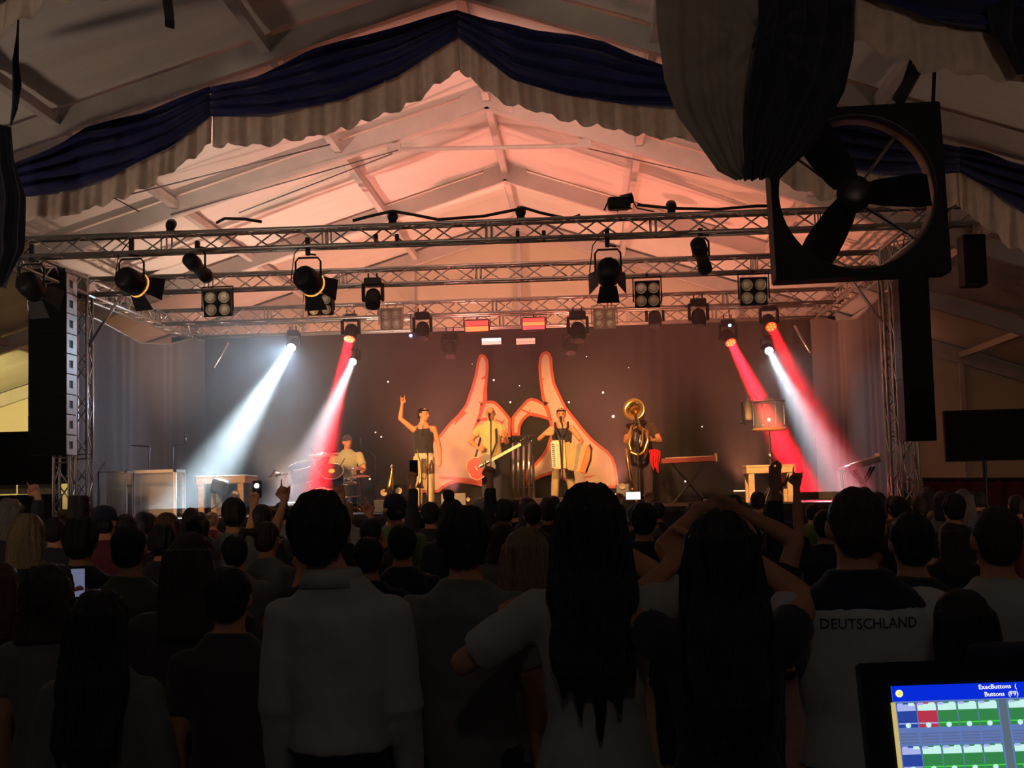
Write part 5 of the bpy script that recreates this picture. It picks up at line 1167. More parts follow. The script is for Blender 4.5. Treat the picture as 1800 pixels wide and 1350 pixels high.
    PEOPLE[name] = o
    return o, AR, HR
def attach(mb, name, m, person, smooth=True):
    """a part or held shape given in the person's local frame"""
    o = mb.build(name, m, None, smooth); o.parent = person; return o
def world_of(person, p):
    return Matrix.Translation(person.location) @ person.rotation_euler.to_matrix().to_4x4() @ V(p)
def hands_for(pose, sh, el, wr): pass
# ------------------------------------------------------------------ performers (facing the audience)
def onstage(px, Y, z=DZ): q = P(px, 880, Y); return V((q.x, Y, z))
L1 = onstage(747, 24.0)
sg, AR, HRm = make_person('person', 'singer in a black tank top and cream trousers raising one hand', L1, 1.80, PI, arms={
    'R': ((0.62, 0.12, 0.55), (-0.16, 0.10, 1.0), (-0.10, 0.1, 1.0), (0.0, 1.0, 0), 'horns'), 'L': ((-0.28, 0.02, -1), (-0.12, 0.18, -1), None, None, 'relaxed')},
    hair='band', shirt=C_DK, tank=True, pants=C_CREAM, head_yaw=1.05, face=True, open_hem=0.97, voxel=0.0095, group='band members on the stage')
L2 = onstage(866, 24.0)
gt, AR2, _ = make_person('person', 'bald guitarist in a yellow shirt playing a red guitar', L2, 1.78, PI, arms={
    'R': ((0.62, 0.15, -0.85), (-0.50, 0.62, -0.45), (-0.9, 0.35, -0.2), (-0.1, -1.0, -0.1), 'grip'), 'L': ((-0.30, 0.35, -0.95), (0.10, 0.85, 0.35), (0.25, 0.4, 0.75), (0.3, -0.9, 0.2), 'grip')},
    hair='bald', shirt=C_YEL, pants=C_DENIM, face=True, voxel=0.0095, build=1.05, open_hem=0.84, group='band members on the stage')
L3 = onstage(991, 24.0, RISER_Z)
ac, AR3, _ = make_person('person', 'accordion player in a black tank top and khaki trousers', L3, 1.72, PI, arms={
    'R': ((0.75, 0.25, -0.62), (-0.42, 0.72, 0.25), (-0.75, 0.3, 0.1), (-0.3, -0.8, 0), 'relaxed'), 'L': ((-0.55, 0.2, -0.8), (-0.02, 0.95, -0.15), (0.1, 0.6, -0.5), (0.9, -0.2, 0.1), 'grip')},
    hair='band', hairmat=H_DK, shirt=C_DK, tank=True, pants=C_KHAKI, face=True, voxel=0.0095, open_hem=0.97, build=1.03, feet=((-0.17, 0), (0.17, 0)), group='band members on the stage')
L4 = onstage(1131, 24.2)
hp, AR4, _ = make_person('person', 'horn player in a dark brown shirt blowing a large brass horn', L4, 1.72, PI+0.15, arms={
    'R': ((0.30, 0.30, -0.95), (-0.28, 0.75, 0.80), (0.0, 0.3, 0.9), (-0.9, 0.2, 0), 'grip'), 'L': ((-0.42, 0.20, -0.95), (0.70, 0.75, 0.02), (0.9, 0.3, 0.1), (0.1, -0.6, 0.7), 'grip')},
    hair='crop', hairmat=H_BR, shirt=C_BROWN, pants=C_PLUM, face=True, voxel=0.0095, build=1.18, open_hem=0.82, head_yaw=0.25, group='band members on the stage')
L5 = V((P(612, 880, 25.0).x, 25.0, DZ))
dm, AR5, _ = make_person('person', 'drummer in a dark cap and sage shirt seated behind the kit', L5, 1.80, PI, arms={
    'R': ((0.35, 0.55, -0.8), (0.05, 0.8, -0.25), (0.0, 0.9, -0.1), (0, 0, -1), 'grip'), 'L': ((-0.38, 0.40, -0.85), (0.10, 0.85, -0.30), (0.1, 0.9, -0.2), (0, 0, -1), 'grip')},
    hair='beanie', shirt=C_SAGE, sleeve=0.75, pants=C_DENIM, seat=True, face=True, voxel=0.0095, build=1.15, head_yaw=0.55, group='band members on the stage')
def hw_(AR_, sd, p, off=(0, 0, 0)): return world_of(p, AR_[sd][2]+V(off))
# headphones-like ear muff for the singer
q = MB(); q.ell(HRm @ V((-0.086, -0.004, 0.075)), (0.018, 0.028, 0.032), 10, 8); attach(q, 'ear_monitor', M_white, sg)
q = MB(); q.path([V((0.0, 0.13, 1.50)), V((0.0, 0.135, 1.42)), V((0.005, 0.145, 1.30))], 0.006, 6); attach(q, 'earpiece_cable', M_rubber, sg)
# electric guitar
def outline_guitar(s=1.0):
    pts = []
    for a, r in ((0, 0.20), (25, 0.215), (50, 0.215), (75, 0.175), (95, 0.135), (112, 0.150), (130, 0.185), (150, 0.20), (165, 0.17), (180, 0.155), (195, 0.17), (210, 0.20), (230, 0.185), (248, 0.150), (265, 0.135), (285, 0.175), (310, 0.215), (335, 0.215)):
        q = math.radians(a); pts.append((-(r*1.12*math.cos(q)+0.0)*s, r*math.sin(q)*s))
    return pts
gz = P(847, 819, 23.75); neck = (P(935, 771, 23.65)-gz).normalized()
fx = neck; fz = V((0, -1, 0.15)); fz = (fz-fx*fz.dot(fx)).normalized(); fy = fz.cross(fx)
GM = Matrix.Translation(gz) @ Matrix((fx, fy, fz)).transposed().to_4x4()
gu = thing('electric_guitar', 'red hollow-body electric guitar hanging before the bald guitarist', 'guitar', gz)
MB().prism(outline_guitar(1.15), 0.06, GM @ Matrix.Translation((0, 0, -0.03))).build('body', mat('guitar_red', (0.55, 0.015, 0.03), 0.25, var=0.25, scale=4), gu)
ol = [GM @ V((x, y, 0.03)) for x, y in outline_guitar(1.16)]; MB().path(ol+[ol[0]], 0.008, 6).build('binding', M_cream, gu, True)
MB().prism([(0.0, -0.17), (0.12, -0.16), (0.21, -0.16), (0.24, -0.06), (0.24, 0.08), (0.16, 0.16), (0.06, 0.14), (-0.02, 0.02)], 0.012, GM @ Matrix.Translation((0, 0, 0.032))).build('pickguard', mat('dark_pickguard', (0.05, 0.04, 0.035), 0.3), gu)
for dx in (0.0, 0.12): MB().bbox(GM @ V((dx, 0, 0.05)), (0.09, 0.03, 0.07), 0.006, GM.to_3x3()).build('pickup', M_chrome, gu)
MB().bbox(GM @ V((-0.10, 0, 0.045)), (0.02, 0.09, 0.025), 0.005, GM.to_3x3()).build('bridge', M_chrome, gu)
MB().box(GM @ V((0.48, 0, 0.035)), (0.62, 0.048, 0.026), GM.to_3x3()).build('neck', M_cream, gu)
hs = MB().box(GM @ V((0.86, 0.0, 0.03)), (0.17, 0.085, 0.02), GM.to_3x3()).build('headstock', M_black, gu)
for k in range(3):
    for s_ in (-1, 1): MB().ell(GM @ V((0.81+0.05*k, s_*0.058, 0.03)), (0.016, 0.016, 0.014), 8, 6).build('tuning_peg', M_chrome, hs, True)
MB().path([GM @ V((-0.2, 0.02, 0.0)), world_of(gt, (0.18, 0.02, 1.25)), world_of(gt, (0.10, -0.13, 1.40)), world_of(gt, (-0.02, -0.15, 1.42)), world_of(gt, (-0.09, -0.02, 1.50)), world_of(gt, (-0.10, 0.13, 1.36)), world_of(gt, (-0.10, 0.15, 1.15)), GM @ V((0.20, 0.06, -0.01))], 0.018, 8).build('strap', M_dkmetal, gu, True)
# accordion
ak = thing('accordion', 'cream and orange accordion held open by the player', 'accordion', P(1000, 805, 23.55))
def slab(mb, c, sz, R): return mb.bbox(c, sz, 0.02, R)
ca = P(977, 800, 23.6); Ra = Matrix.Rotation(math.radians(-2), 3, 'Y') @ Matrix.Rotation(math.radians(8), 3, 'Z')
slab(MB(), ca, (0.13, 0.24, 0.50), Ra).build('treble_casing', M_cream, ak)
kb = MB().box(ca+Ra @ V((-0.045, -0.13, 0)), (0.09, 0.03, 0.44), Ra).build('key_board', M_white, ak)
for k in range(12): MB().box(ca+Ra @ V((-0.055, -0.148, -0.19+0.034*k)), (0.05, 0.016, 0.014), Ra).build('black_key', M_black, kb)
slab(MB(), P(990, 799, 23.6), (0.06, 0.23, 0.50), Ra).build('grille', mat('gold_cream', (0.82, 0.62, 0.25), 0.3), ak)
M_bel = mat('bellows_cloth', (0.62, 0.36, 0.16), 0.55)
M_bel2 = mat('bellows_grey', (0.26, 0.24, 0.20), 0.55)
for k in range(9):
    t_ = k/8; c0 = P(997+t_*26, 801+t_*5, 23.6); Rk = Matrix.Rotation(math.radians(-2+t_*18), 3, 'Y'); big = 1.0 if k % 2 else 0.94
    MB().box(c0, (0.035, 0.22*big, 0.48*big), Rk).build('bellows_fold', M_bel2 if k in (5, 6) else M_bel, ak)
slab(MB(), P(1031, 808, 23.6), (0.11, 0.23, 0.48), Matrix.Rotation(math.radians(17), 3, 'Y')).build('bass_casing', mat('accordion_orange', (0.80, 0.22, 0.06), 0.3), ak)
MB().path([P(1037, 782, 23.5), P(1040, 790, 23.42), P(1038, 810, 23.42), P(1030, 830, 23.5)], 0.016, 6).build('hand_strap', M_dkmetal, ak, True)
for s_ in (-1, 1): MB().path([P(985, 776, 23.6), world_of(ac, (s_*0.11, 0.13, 1.38)), world_of(ac, (s_*0.115, 0.02, 1.475)), world_of(ac, (s_*0.10, -0.13, 1.36))], 0.02, 8).build('shoulder_strap', M_dkmetal, ak, True)
q = MB(); q.rings([[V((0.168*1.03*math.cos(2*PI*i/24), 0.128*math.sin(2*PI*i/24), z)) for i in range(24)] for z in (0.965, 1.005)]); attach(q, 'belt', M_black, ac)
# big horn
hn = thing('sousaphone', 'large golden brass horn with a wide bell held up by its player', 'brass horn', P(1118, 790, 23.6))
bc = P(1114, 720, 23.55); ax = V((-0.28, -1.0, 0.22))
HM = aimM(bc, ax)
MB().lathe([(0.030, -0.20), (0.045, -0.12), (0.075, -0.05), (0.13, -0.008), (0.190, 0.010), (0.198, 0.014), (0.190, 0.020), (0.125, 0.004), (0.068, -0.045), (0.035, -0.13), (0.02, -0.19)], HM, 32).build('bell', M_gold, hn, True)
MB().path([HM @ V((0, 0, -0.19)), HM @ V((0.01, -0.06, -0.25)), P(1124, 752, 23.78), P(1137, 760, 23.62), P(1139, 775, 23.58), P(1132, 795, 23.58), P(1122, 801, 23.58), P(1110, 796, 23.60), P(1106, 780, 23.62), P(1112, 757, 23.62)], [0.028, 0.032, 0.034, 0.040, 0.038, 0.034, 0.032, 0.030, 0.026, 0.022], 12).build('bow_tube', M_gold, hn, True)
MB().path([P(x, y, 23.55) for x, y in ((1112, 757), (1121, 748), (1129, 752), (1130, 770), (1126, 785), (1118, 790))], 0.016, 8).build('branch_tube', M_gold, hn, True)
for k in range(3): MB().tube(P(1118+4*k, 760+2*k, 23.5), P(1115+4*k, 786+2*k, 23.5), 0.018, n=10).build('valve', M_chrome, hn, True)
MB().path([P(1112, 757, 23.6), P(1118, 742, 23.65), P(1126, 733, 23.85)], [0.012, 0.010, 0.014], 8).build('mouthpipe', M_gold, hn, True)
MB().path([P(1101, 788, 23.5), P(1104, 815, 23.5), P(1108, 840, 23.5), P(1112, 858, 23.5)], [0.030, 0.034, 0.028, 0.020], 10).build('leg_tube', M_gold, hn, True)
MB().tube(P(1103, 790, 23.5), P(1110, 792, 23.58), 0.014, n=8).build('joint', M_gold, hn); MB().ell(P(1112, 860, 23.5), (0.035, 0.035, 0.03), 10, 8).build('foot', M_gold, hn, True)
MB().tube(P(1112, 860, 23.5), V((P(1112, 860, 23.5).x, 23.5, DZ)), 0.012, n=8).build('spike', M_chrome, hn)
tw = thing('red_towel', 'bright red cloth hanging from the horn player’s forearm', 'towel', P(1153, 795, 23.75)); tw['label'] = 'bright red cloth hanging from the forearm of the horn player'
MB().sheet(PLs([(1140, 791), (1150, 789), (1160, 792)], 23.72), PLs([(1146, 822), (1152, 826), (1157, 829)], 23.72), 24, 12, lambda u, v: (0.01*math.sin(v*7), 0.03*math.sin(u*22), -0.03*math.sin(u*9)*v)).build('cloth', mat('red_fabric', (0.75, 0.02, 0.04), 0.7), tw, True, solid=0.012)
# drum sticks
for sd, e, lab in (('R', (577, 838), 'drum stick in the drummer’s right hand'), ('L', (636, 846), 'drum stick in the left hand')):
    a = hw_(AR5, sd, dm, (0, 0.06, 0)); b = P(*e, 24.0); b = a+(b-a).normalized()*0.34
    o = MB().tube(V((0, 0, 0)), b-a, 0.010, 0.006, 8).build('drum_stick', M_wood, None, True); o.location = a; tag(o, 'pale stick in the drummer’s %s hand' % ('right' if sd == 'R' else 'left'), 'drum stick', 'drum sticks')
    o['label'] = 'pale drum stick held in the %s hand of the drummer' % ('right' if sd == 'R' else 'left')
# ------------------------------------------------------------------ the audience
PLACED = []
def hor(px): return 870.0-(px-900.0)*math.tan(ROLL)
def clear(x, y):
    return all(((x-a)/0.47)**2+((y-b)/0.36)**2 >= 1.0 for a, b in PLACED)
def stand(px, top, D, hmin=1.42, hmax=2.0, search=True):
    """floor point and body height for a head whose top is seen at px, top about D metres away"""
    for k in range(60):
        for sg_ in ((1, -1) if k else (1,)):
            d = D*(1+sg_*0.012*k)
            q = P(px, top, d); q2 = P(px, top+0.1*S(d), d)
            if not search or clear(q2.x, d):
                H = min(hmax, max(hmin, q.z/1.772*1.75)); PLACED.append((q2.x, d)); return V((q2.x, d, 0)), H, d
    raise RuntimeError('crowded at %s %s' % (px, top))
def near(px, top, D, label, **kw):
    global LASTS; loc, H, d = stand(px, top, D); LASTS = H/1.75; return make_person('person', label, loc, H, **kw)
UPV = V((0, 0, 1))
A_, ARA, _ = near(592, 862, 4.15, 'man in a pale grey collared shirt, tallest dark head left of centre', hair='thick', shirt=C_PALE, sleeve=1.85, yaw=0.0, pants=C_NAVY, build=0.90, open_hem=1.0, hx=-0.052, arms={'R': ((0.10, 0.12, -1), (0.02, 0.30, -1), None, None, 'relaxed'), 'L': ((-0.10, 0.12, -1), (-0.02, 0.30, -1), None, None, 'relaxed')})
q = MB(); q.rings([[V((-0.012+0.086*k*math.cos(2*PI*i/24), -0.012+0.080*k*math.sin(2*PI*i/24), z))*LASTS for i in range(24)] for z, k in ((1.485, 1.22), (1.535, 0.98), (1.540, 0.90), (1.49, 0.95))]); attach(q, 'collar', C_PALE, A_)
near(816, 889, 4.75, 'man with thick dark hair and grey shirt left of the woman with long hair', hair='thick', shirt=C_GREY, sleeve=0.7, pants=C_NAVY, build=1.05, yoke=None)
C_, ARC, _ = near(1037, 845, 4.05, 'woman with long loose dark hair and pale shirt in the middle', fem=True, hair='vlong', shirt=C_PALE, sleeve=0.8, pants=C_PALE, open_hem=0.90, arms={
    'R': ((0.34, 0.85, 0.12), (-0.62, 0.50, 0.45), (-0.3, 0.6, 0.6), (0, -1, 0), 'grip'), 'L': ((-0.80, 0.30, -0.52), (0.50, 0.85, 0.30), (0.3, 0.8, 0.4), (0, -1, 0), 'grip')})
D_, ARD, _ = near(1265, 893, 3.85, 'woman with very long dark hair and black shirt, right of centre', fem=True, hair='vlong', shirt=C_DK, sleeve=0.4, pants=C_NAVY, arms={
    'R': ((0.36, 0.70, 0.25), (-0.66, 0.45, 0.55), (-0.3, 0.5, 0.7), (0, -1, 0), 'grip'), 'L': ((-0.36, 0.75, 0.20), (0.60, 0.50, 0.50), (0.3, 0.5, 0.7), (0, -1, 0), 'grip')})
E_, ARE, _ = near(1288, 908, 5.6, 'person holding both arms in an arch above the dark-haired woman', hair='short', shirt=C_DK, sleeve=0.6, arms={
    'R': ((0.36, 0.15, 1.0), (-0.80, 0.20, 0.48), (-0.9, 0.1, 0.15), (0, -0.8, -0.5), 'relaxed'), 'L': ((-0.48, 0.15, 1.0), (0.66, 0.20, 0.62), (0.9, 0.1, -0.05), (0, -0.8, -0.5), 'relaxed')})
F_, ARF, _ = near(1503, 848, 4.05, 'man in a white football shirt reading DEUTSCHLAND across the back', hair='crop', hairmat=H_BR, shirt=C_WHITE, sleeve=0.62, pants=C_NAVY, build=1.10, yoke=C_NAVY, open_hem=0.96, arms={
    'R': ((0.42, 0.30, -0.85), (0.0, 0.9, -0.3), None, None, 'relaxed'), 'L': ((-0.42, 0.50, -0.70), (0.15, 0.9, 0.2), None, None, 'relaxed')})
near(1601, 895, 5.1, 'dark-haired man in black just right of the football shirt', hair='short', shirt=C_DK, sleeve=0.7)
near(1750, 882, 4.6, 'man with a round cropped head and pale shirt at the right edge', hair='crop', hairmat=H_BR, shirt=C_PALE, sleeve=0.7, build=1.08)
near(1690, 1030, 3.95, 'short woman with dark shoulder-length hair beside the football shirt', fem=True, hair='mid', shirt=C_DK, sleeve=0.6)
near(180, 1033, 4.1, 'woman with very long dark hair in the lower left corner', fem=True, hair='vlong', shirt=C_GREY, sleeve=1.8)
near(228, 918, 6.2, 'man with short dark hair and olive shirt at left', hair='short', shirt=C_OLIVE, sleeve=0.7)
near(337, 932, 4.9, 'person with broad brown shoulder-length hair at left', fem=True, hair='mid', hairmat=H_BR, shirt=C_PLUM, sleeve=0.7, build=1.1)
near(403, 989, 4.45, 'shorter dark head in front of the pale grey shirt at left', fem=True, hair='short', shirt=C_PLUM, sleeve=0.6, arms={'R': ((0.35, 0.5, -0.8), (0.3, 0.6, -0.5), None, None, 'relaxed')})
near(88, 991, 4.9, 'person with wide curly brown hair near the left edge', fem=True, hair='curly', hairmat=H_BR, shirt=C_GREY)
O_, ARO, _ = near(4, 985, 6.2, 'person with auburn hair at the left edge lifting a phone', fem=True, hair='mid', hairmat=H_RD, shirt=C_RED, sleeve=1.6, arms={'R': ((0.35, 0.9, -0.25), (-0.02, 0.72, 0.60), (0, 0.25, 1.0), (0, -1, 0.1), 'grip')})
near(926, 924, 4.85, 'woman with long blond rim-lit hair left of the middle woman', fem=True, hair='long', hairmat=H_BL, shirt=C_PALE, sleeve=0.6)
# people with raised hands
P2_, AR2b, _ = near(96, 906, 10.5, 'person in a dark sleeve raising a pointing hand at far left', hair='short', shirt=C_DK, sleeve=1.9, arms={'L': ((0.02, 0.2, 1.0), (0.05, 0.05, 1.0), (-0.45, 0.1, 0.9), (0.2, -1, 0), 'point')})
P34, AR34, _ = near(757, 880, 12.4, 'person raising a phone in front of the singer', hair='short', shirt=C_DK, sleeve=1.85, arms={'L': ((0.0, 0.2, 1.0), (0.05, 0.1, 1.0), None, (0, -1, 0), 'grip')})
near(887, 873, 11.2, 'person pointing one finger up below the guitarist', hair='crop', shirt=C_DK, sleeve=1.7, arms={'L': ((0.22, 0.2, 1.0), (0.0, 0.05, 1.0), (0.0, 0, 1), (0, -1, 0), 'point')})
near(541, 902, 9.0, 'person hidden by the tall man showing a horned hand sign', hair='short', shirt=C_DK, sleeve=0.6, arms={'L': ((-0.30, 0.45, 0.70), (0.28, 0.25, 0.95), (0.1, 0, 1), (0, -1, 0), 'horns')})
near(652, 908, 9.9, 'person raising two horned hand signs right of the tall man', hair='short', shirt=C_DK, sleeve=0.6, arms={'L': ((-0.16, 0.3, 0.95), (-0.08, 0.2, 1.0), (-0.25, 0, 1), (0, -1, 0), 'horns'), 'R': ((-0.40, 0.75, 0.55), (-0.42, 0.2, 0.85), (-0.45, 0, 0.9), (0, -1, 0), 'horns')})
P47, _, _ = near(1312, 915, 7.0, 'person stretching one open hand up before the right wooden table', hair='short', shirt=C_DK, sleeve=1.8, arms={'R': ((-0.04, 0.15, 1.0), (0.02, 0.05, 1.0), (0.05, 0, 1), (0, -1, 0), 'open')})
near(1450, 893, 9.2, 'person lifting a horned hand sign before the red beam', hair='short', shirt=C_DK, sleeve=0.6, arms={'L': ((0.0, 0.25, 1.0), (0.0, 0.1, 1.0), (0.12, 0, 1), (0, -1, 0), 'horns')})
P28, AR28, _ = near(566, 925, 6.6, 'person hidden by the tall man lifting a drinking cup', hair='short', shirt=C_DK, sleeve=0.6, arms={'L': ((-0.10, 0.75, -0.25), (0.05, 0.55, 0.75), (0, 0.5, 0.8), (0.6, -0.8, 0), 'grip')})
P44, AR44, _ = near(1118, 884, 12.6, 'person filming with a bright phone below the horn player', hair='short', shirt=C_DK, sleeve=0.6, arms={'L': ((-0.05, 0.85, 0.42), (0.15, 0.35, 0.9), (0.1, 0.1, 1), (0.3, -1, 0), 'grip'), 'R': ((0.05, 0.85, 0.42), (-0.2, 0.35, 0.9), (-0.1, 0.1, 1), (-0.3, -1, 0), 'grip')})
P22, AR22, _ = near(462, 884, 11.5, 'person holding a phone with a white flash right of the cap', hair='short', shirt=C_DK, sleeve=0.6, arms={'L': ((0.0, 0.8, 0.35), (0.1, 0.3, 0.9), (0.1, 0.1, 1), (0.3, -1, 0), 'grip')})
# heads of the middle rows; copies of a few figures
TPL = {}
FAR = [  # px, top, head width px, hair, hair material, shirt, label
 (20, 877, 42, 'curly', H_GR, C_DK, 'person with curly grey hair at the left edge near the barrier'),
 (50, 900, 62, 'bob', H_BL, C_DK, 'person with fair bobbed hair behind the raised phone at left'),
 (139, 874, 40, 'flat', H_DK, C_DK, 'person with a flat-topped hairstyle below the left tower'),
 (184, 885, 46, 'cap', H_DK, C_RED, 'person in a dark cap right of the flat-topped head'),
 (222, 901, 42, 'short', H_DK, C_GREY, 'person between the dark cap and the thin grey case'),
 (260, 899, 36, 'short', H_DK, C_DK, 'person below the white-framed clear case'),
 (295, 899, 44, 'bob', H_RD, C_PLUM, 'person with reddish bobbed hair below the white-framed clear case'),
 (113, 893, 34, 'bun', H_BR, C_DK, 'person with a small bun left of the flat-topped head'),
 (142, 908, 62, 'thick', H_DK, C_NAVY, 'person with a broad dark head below the flat-topped head'),
 (173, 976, 46, 'short', H_DK, C_DK, 'small dark head left of the olive shirt'),
 (270, 979, 46, 'mid', H_DK, C_PLUM, 'small dark head right of the olive shirt'),
 (286, 921, 50, 'thick', H_DK, C_DK, 'person with thick hair behind the olive-shirted man'),
 (350, 902, 42, 'bob', H_DK, C_DK, 'person with a dark bob below the left wooden table'),
 (411, 871, 46, 'short', H_DK, C_GREY, 'tall person with a round dark head before the left wooden table'),
 (481, 892, 36, 'short', H_DK, C_DK, 'person right of the white phone flash'),
 (470, 914, 50, 'pony', H_BR, C_GREY, 'person with a swinging ponytail left of the tall man'),
 (412, 937, 56, 'short', H_DK, C_GREY, 'person with grey shirt under the ponytail'),
 (694, 865, 42, 'cap', H_DK, C_GREEN, 'person in a dark cap and green jacket below the horn'),
 (707, 918, 60, 'short', H_DK, C_DK, 'person with a dark head under the green jacket'),
 (648, 940, 62, 'short', H_DK, C_NAVY, 'person with a dark head right of the tall man’s neck'),
 (795, 874, 46, 'topbun', H_BR, C_DK, 'person with a top bun below the low grey wedge'),
 (906, 876, 30, 'short', H_DK, C_DK, 'person below the tubular bells'),
 (936, 881, 36, 'short', H_DK, C_DK, 'person right of the tubular bells'),
 (966, 874, 36, 'thick', H_BR, C_DK, 'person just left of the middle woman'),
 (884, 915, 50, 'bob', H_BR, C_GREY, 'person with rim-lit bob right of the thick-haired man'),
 (1132, 880, 52, 'short', H_DK, C_DK, 'person right of the middle woman under the filming phone'),
 (1428, 884, 28, 'short', H_DK, C_GREEN, 'person in green left of the football shirt'),
 (1578, 870, 36, 'short', H_DK, C_DK, 'person below the right truss tower'),
 (1640, 896, 28, 'short', H_BL, C_DK, 'fair head between the two dark-haired men at right'),
 (1675, 867, 40, 'thick', H_DK, C_DK, 'person with a tall dark head below the right screen'),
 (1786, 868, 32, 'short', H_BR, C_RED, 'person at the right edge below the right screen'),
 (1670, 916, 50, 'mid', H_BR, C_DK, 'person with shoulder-length hair left of the cropped head'),
 (1722, 862, 26, 'short', H_BR, C_RED, 'person by the red barrier cloth right of the stage'),
 (1645, 868, 26, 'short', H_DK, C_RED, 'person by the right speaker tower'),
]
def person_copy(hair, hm_, sh, loc, H, yaw, label, group):
    if hair not in TPL:
        o, _, _ = make_person('person', label, loc, 1.75, yaw=yaw, hair=hair, hairmat=hm_, shirt=sh, fine=False, voxel=0.017, fem=hair in ('mid', 'bob', 'long', 'pony', 'bun', 'topbun'))
        TPL[hair] = o
    else:
        o = copy_tree(TPL[hair]); o.location = loc; o.rotation_euler = (0, 0, yaw)
    k = H/1.75; o.scale = (k, k, k); tag(o, label, 'person', group)
    for ch in o.children:
        m_ = hm_ if ch.name.startswith('hair') else (sh if ch.name.startswith('shirt') else None)
        if m_ is not None and len(ch.data.materials):
            ch.material_slots[0].link = 'OBJECT'; ch.material_slots[0].material = m_
    return o
rg = random.Random(11)
for px, top, w, hair, hm_, sh, lab in FAR:
    loc, H, d = stand(px, top, FPX*0.185/w, 1.40, 2.05)
    person_copy(hair, hm_, sh, loc, H, rg.uniform(-0.3, 0.3), lab.replace('’', "'"), 'audience in the middle rows')
HK = ['short', 'thick', 'bob', 'mid', 'cap', 'short', 'bun']
n_fill = 0; tries = 0; USED = set()
LAND = [(60, 'the left screen'), (150, 'the left tower'), (210, 'the thin grey case'), (280, 'the white-framed case'), (340, 'the left table edge'), (420, 'the left table'), (490, 'the broad white beam'), (560, 'the cymbals'), (625, 'the drummer'), (690, 'the upright horn'), (745, 'the singer'), (800, 'the grey wedge'),
        (850, 'the red guitar'), (890, 'the guitarist'), (930, 'the tubular bells'), (1000, 'the accordion'), (1070, 'the painted right wrist'), (1130, 'the horn player'), (1200, 'the red-lit keyboard'), (1280, 'the clear drum'), (1350, 'the right table'), (1420, 'the red beam'), (1480, 'the right white beam'), (1550, 'the right side curtain'), (1610, 'the right tower'), (1690, 'the right screen edge'), (1800, 'the right screen')]
HN = {'short': 'short', 'thick': 'thick', 'bob': 'bobbed', 'mid': 'shoulder-length', 'cap': 'capped', 'bun': 'knotted'}
CN = {id(H_DK): 'black', id(H_BR): 'brown', id(H_GR): 'grey', id(H_BL): 'fair'}
while n_fill < 46 and tries < 6000:
    tries += 1; d = rg.uniform(12.5, 18.6); px = rg.uniform(-10, 1810); H = rg.uniform(1.58, 1.745); q = P(px, hor(px)+(1.75-H)*S(d), d)
    if not clear(q.x, d): continue
    hk, hc, sc_ = rg.choice(HK), rg.choice([H_DK, H_DK, H_BR, H_GR, H_BL]), rg.choice([C_DK, C_NAVY, C_GREY, C_DK, C_RED])
    lab = 'person with %s %s hair in the far rows below %s' % (HN[hk], CN[id(hc)], [n for x, n in LAND if px <= x+1 or x == 1800][0])
    if lab in USED: continue
    USED.add(lab); PLACED.append((q.x, d)); n_fill += 1
    person_copy(hk, hc, sc_, V((q.x, d, 0)), H, rg.uniform(-0.4, 0.4), lab, 'packed rows close to the stage')
# ------------------------------------------------------------------ phones and cup
M_scr = mat('phone_screen', (0.05, 0.05, 0.07), 0.3, emit=(0.42, 0.46, 0.75), estr=0.22, var=0.3, scale=30)
M_scw = mat('phone_screen_bright', (0.9, 0.9, 0.95), 0.3, emit=(1.0, 0.95, 0.92), estr=1.1, var=0.2, scale=30)
def phone(label, c, w, h, m, rot=0.0, flash=False):
    t = thing('phone', label, 'phone', c); R = Matrix.Rotation(rot, 3, 'Y')
    MB().bbox(c, (w, 0.009, h), 0.006, R).build('case', M_black, t); MB().box(c+V((0, -0.0055, 0)), (w*0.9, 0.002, h*0.90), R).build('screen', m, t)
    if flash: MB().ell(c+V((0.0, -0.012, h*0.2)), (0.022, 0.010, 0.022), 10, 6).build('flash', mat('flash_led', (1, 1, 1), emit=(1, 1, 1), estr=6.0), t, True)
    return t
def at_hand(pp, AR_, sd, off): return world_of(pp, AR_[sd][2]+V(off))
def hpt(pp, AR_, sd, up): sh_, el, wr, d1, d2 = AR_[sd]; return world_of(pp, wr+d2*up)
c_ = at_hand(O_, ARO, 'R', (0, -0.012, 0.115)); phone('phone with a dim bluish screen held up at far left', c_, 0.074, 0.15, M_scr)
c_ = (hpt(P44, AR44, 'L', 0.09)+hpt(P44, AR44, 'R', 0.09))/2; phone('phone with a bright white screen below the horn player', c_+V((0, 0.02, 0.0)), 0.15, 0.078, M_scw)
c_ = hpt(P22, AR22, 'L', 0.10); phone('phone with a white flash right of the round dark head', c_+V((0, 0.03, 0.05)), 0.078, 0.15, M_black, flash=True)
c_ = hpt(P34, AR34, 'L', 0.10); phone('dark phone raised before the singer', c_+V((0, 0.03, 0.05)), 0.078, 0.15, M_black)
c_ = (hpt(E_, ARE, 'L', 0.12)+hpt(E_, ARE, 'R', 0.12))/2; phone('dark phone held between the arched arms', c_+V((0, 0.02, -0.06)), 0.15, 0.075, mat('phone_dim', (0.1, 0.06, 0.04), 0.3, emit=(0.4, 0.22, 0.12), estr=0.12))
cp = at_hand(P28, AR28, 'L', (0, 0.075, 0.05)); cu_ = thing('drinking_cup', 'clear plastic cup with a white rim beside the tall man', 'cup', cp)
MB().lathe([(0.0, 0), (0.030, 0), (0.033, 0.01), (0.044, 0.12), (0.041, 0.12), (0.030, 0.012), (0.0, 0.012)], Matrix.Translation(cp), 18).build('body', M_acryl, cu_, True)
MB().path([cp+V((0.044*math.cos(2*PI*k/20), 0.044*math.sin(2*PI*k/20), 0.12)) for k in range(21)], 0.0045, 6).build('rim', M_white, cu_, True)
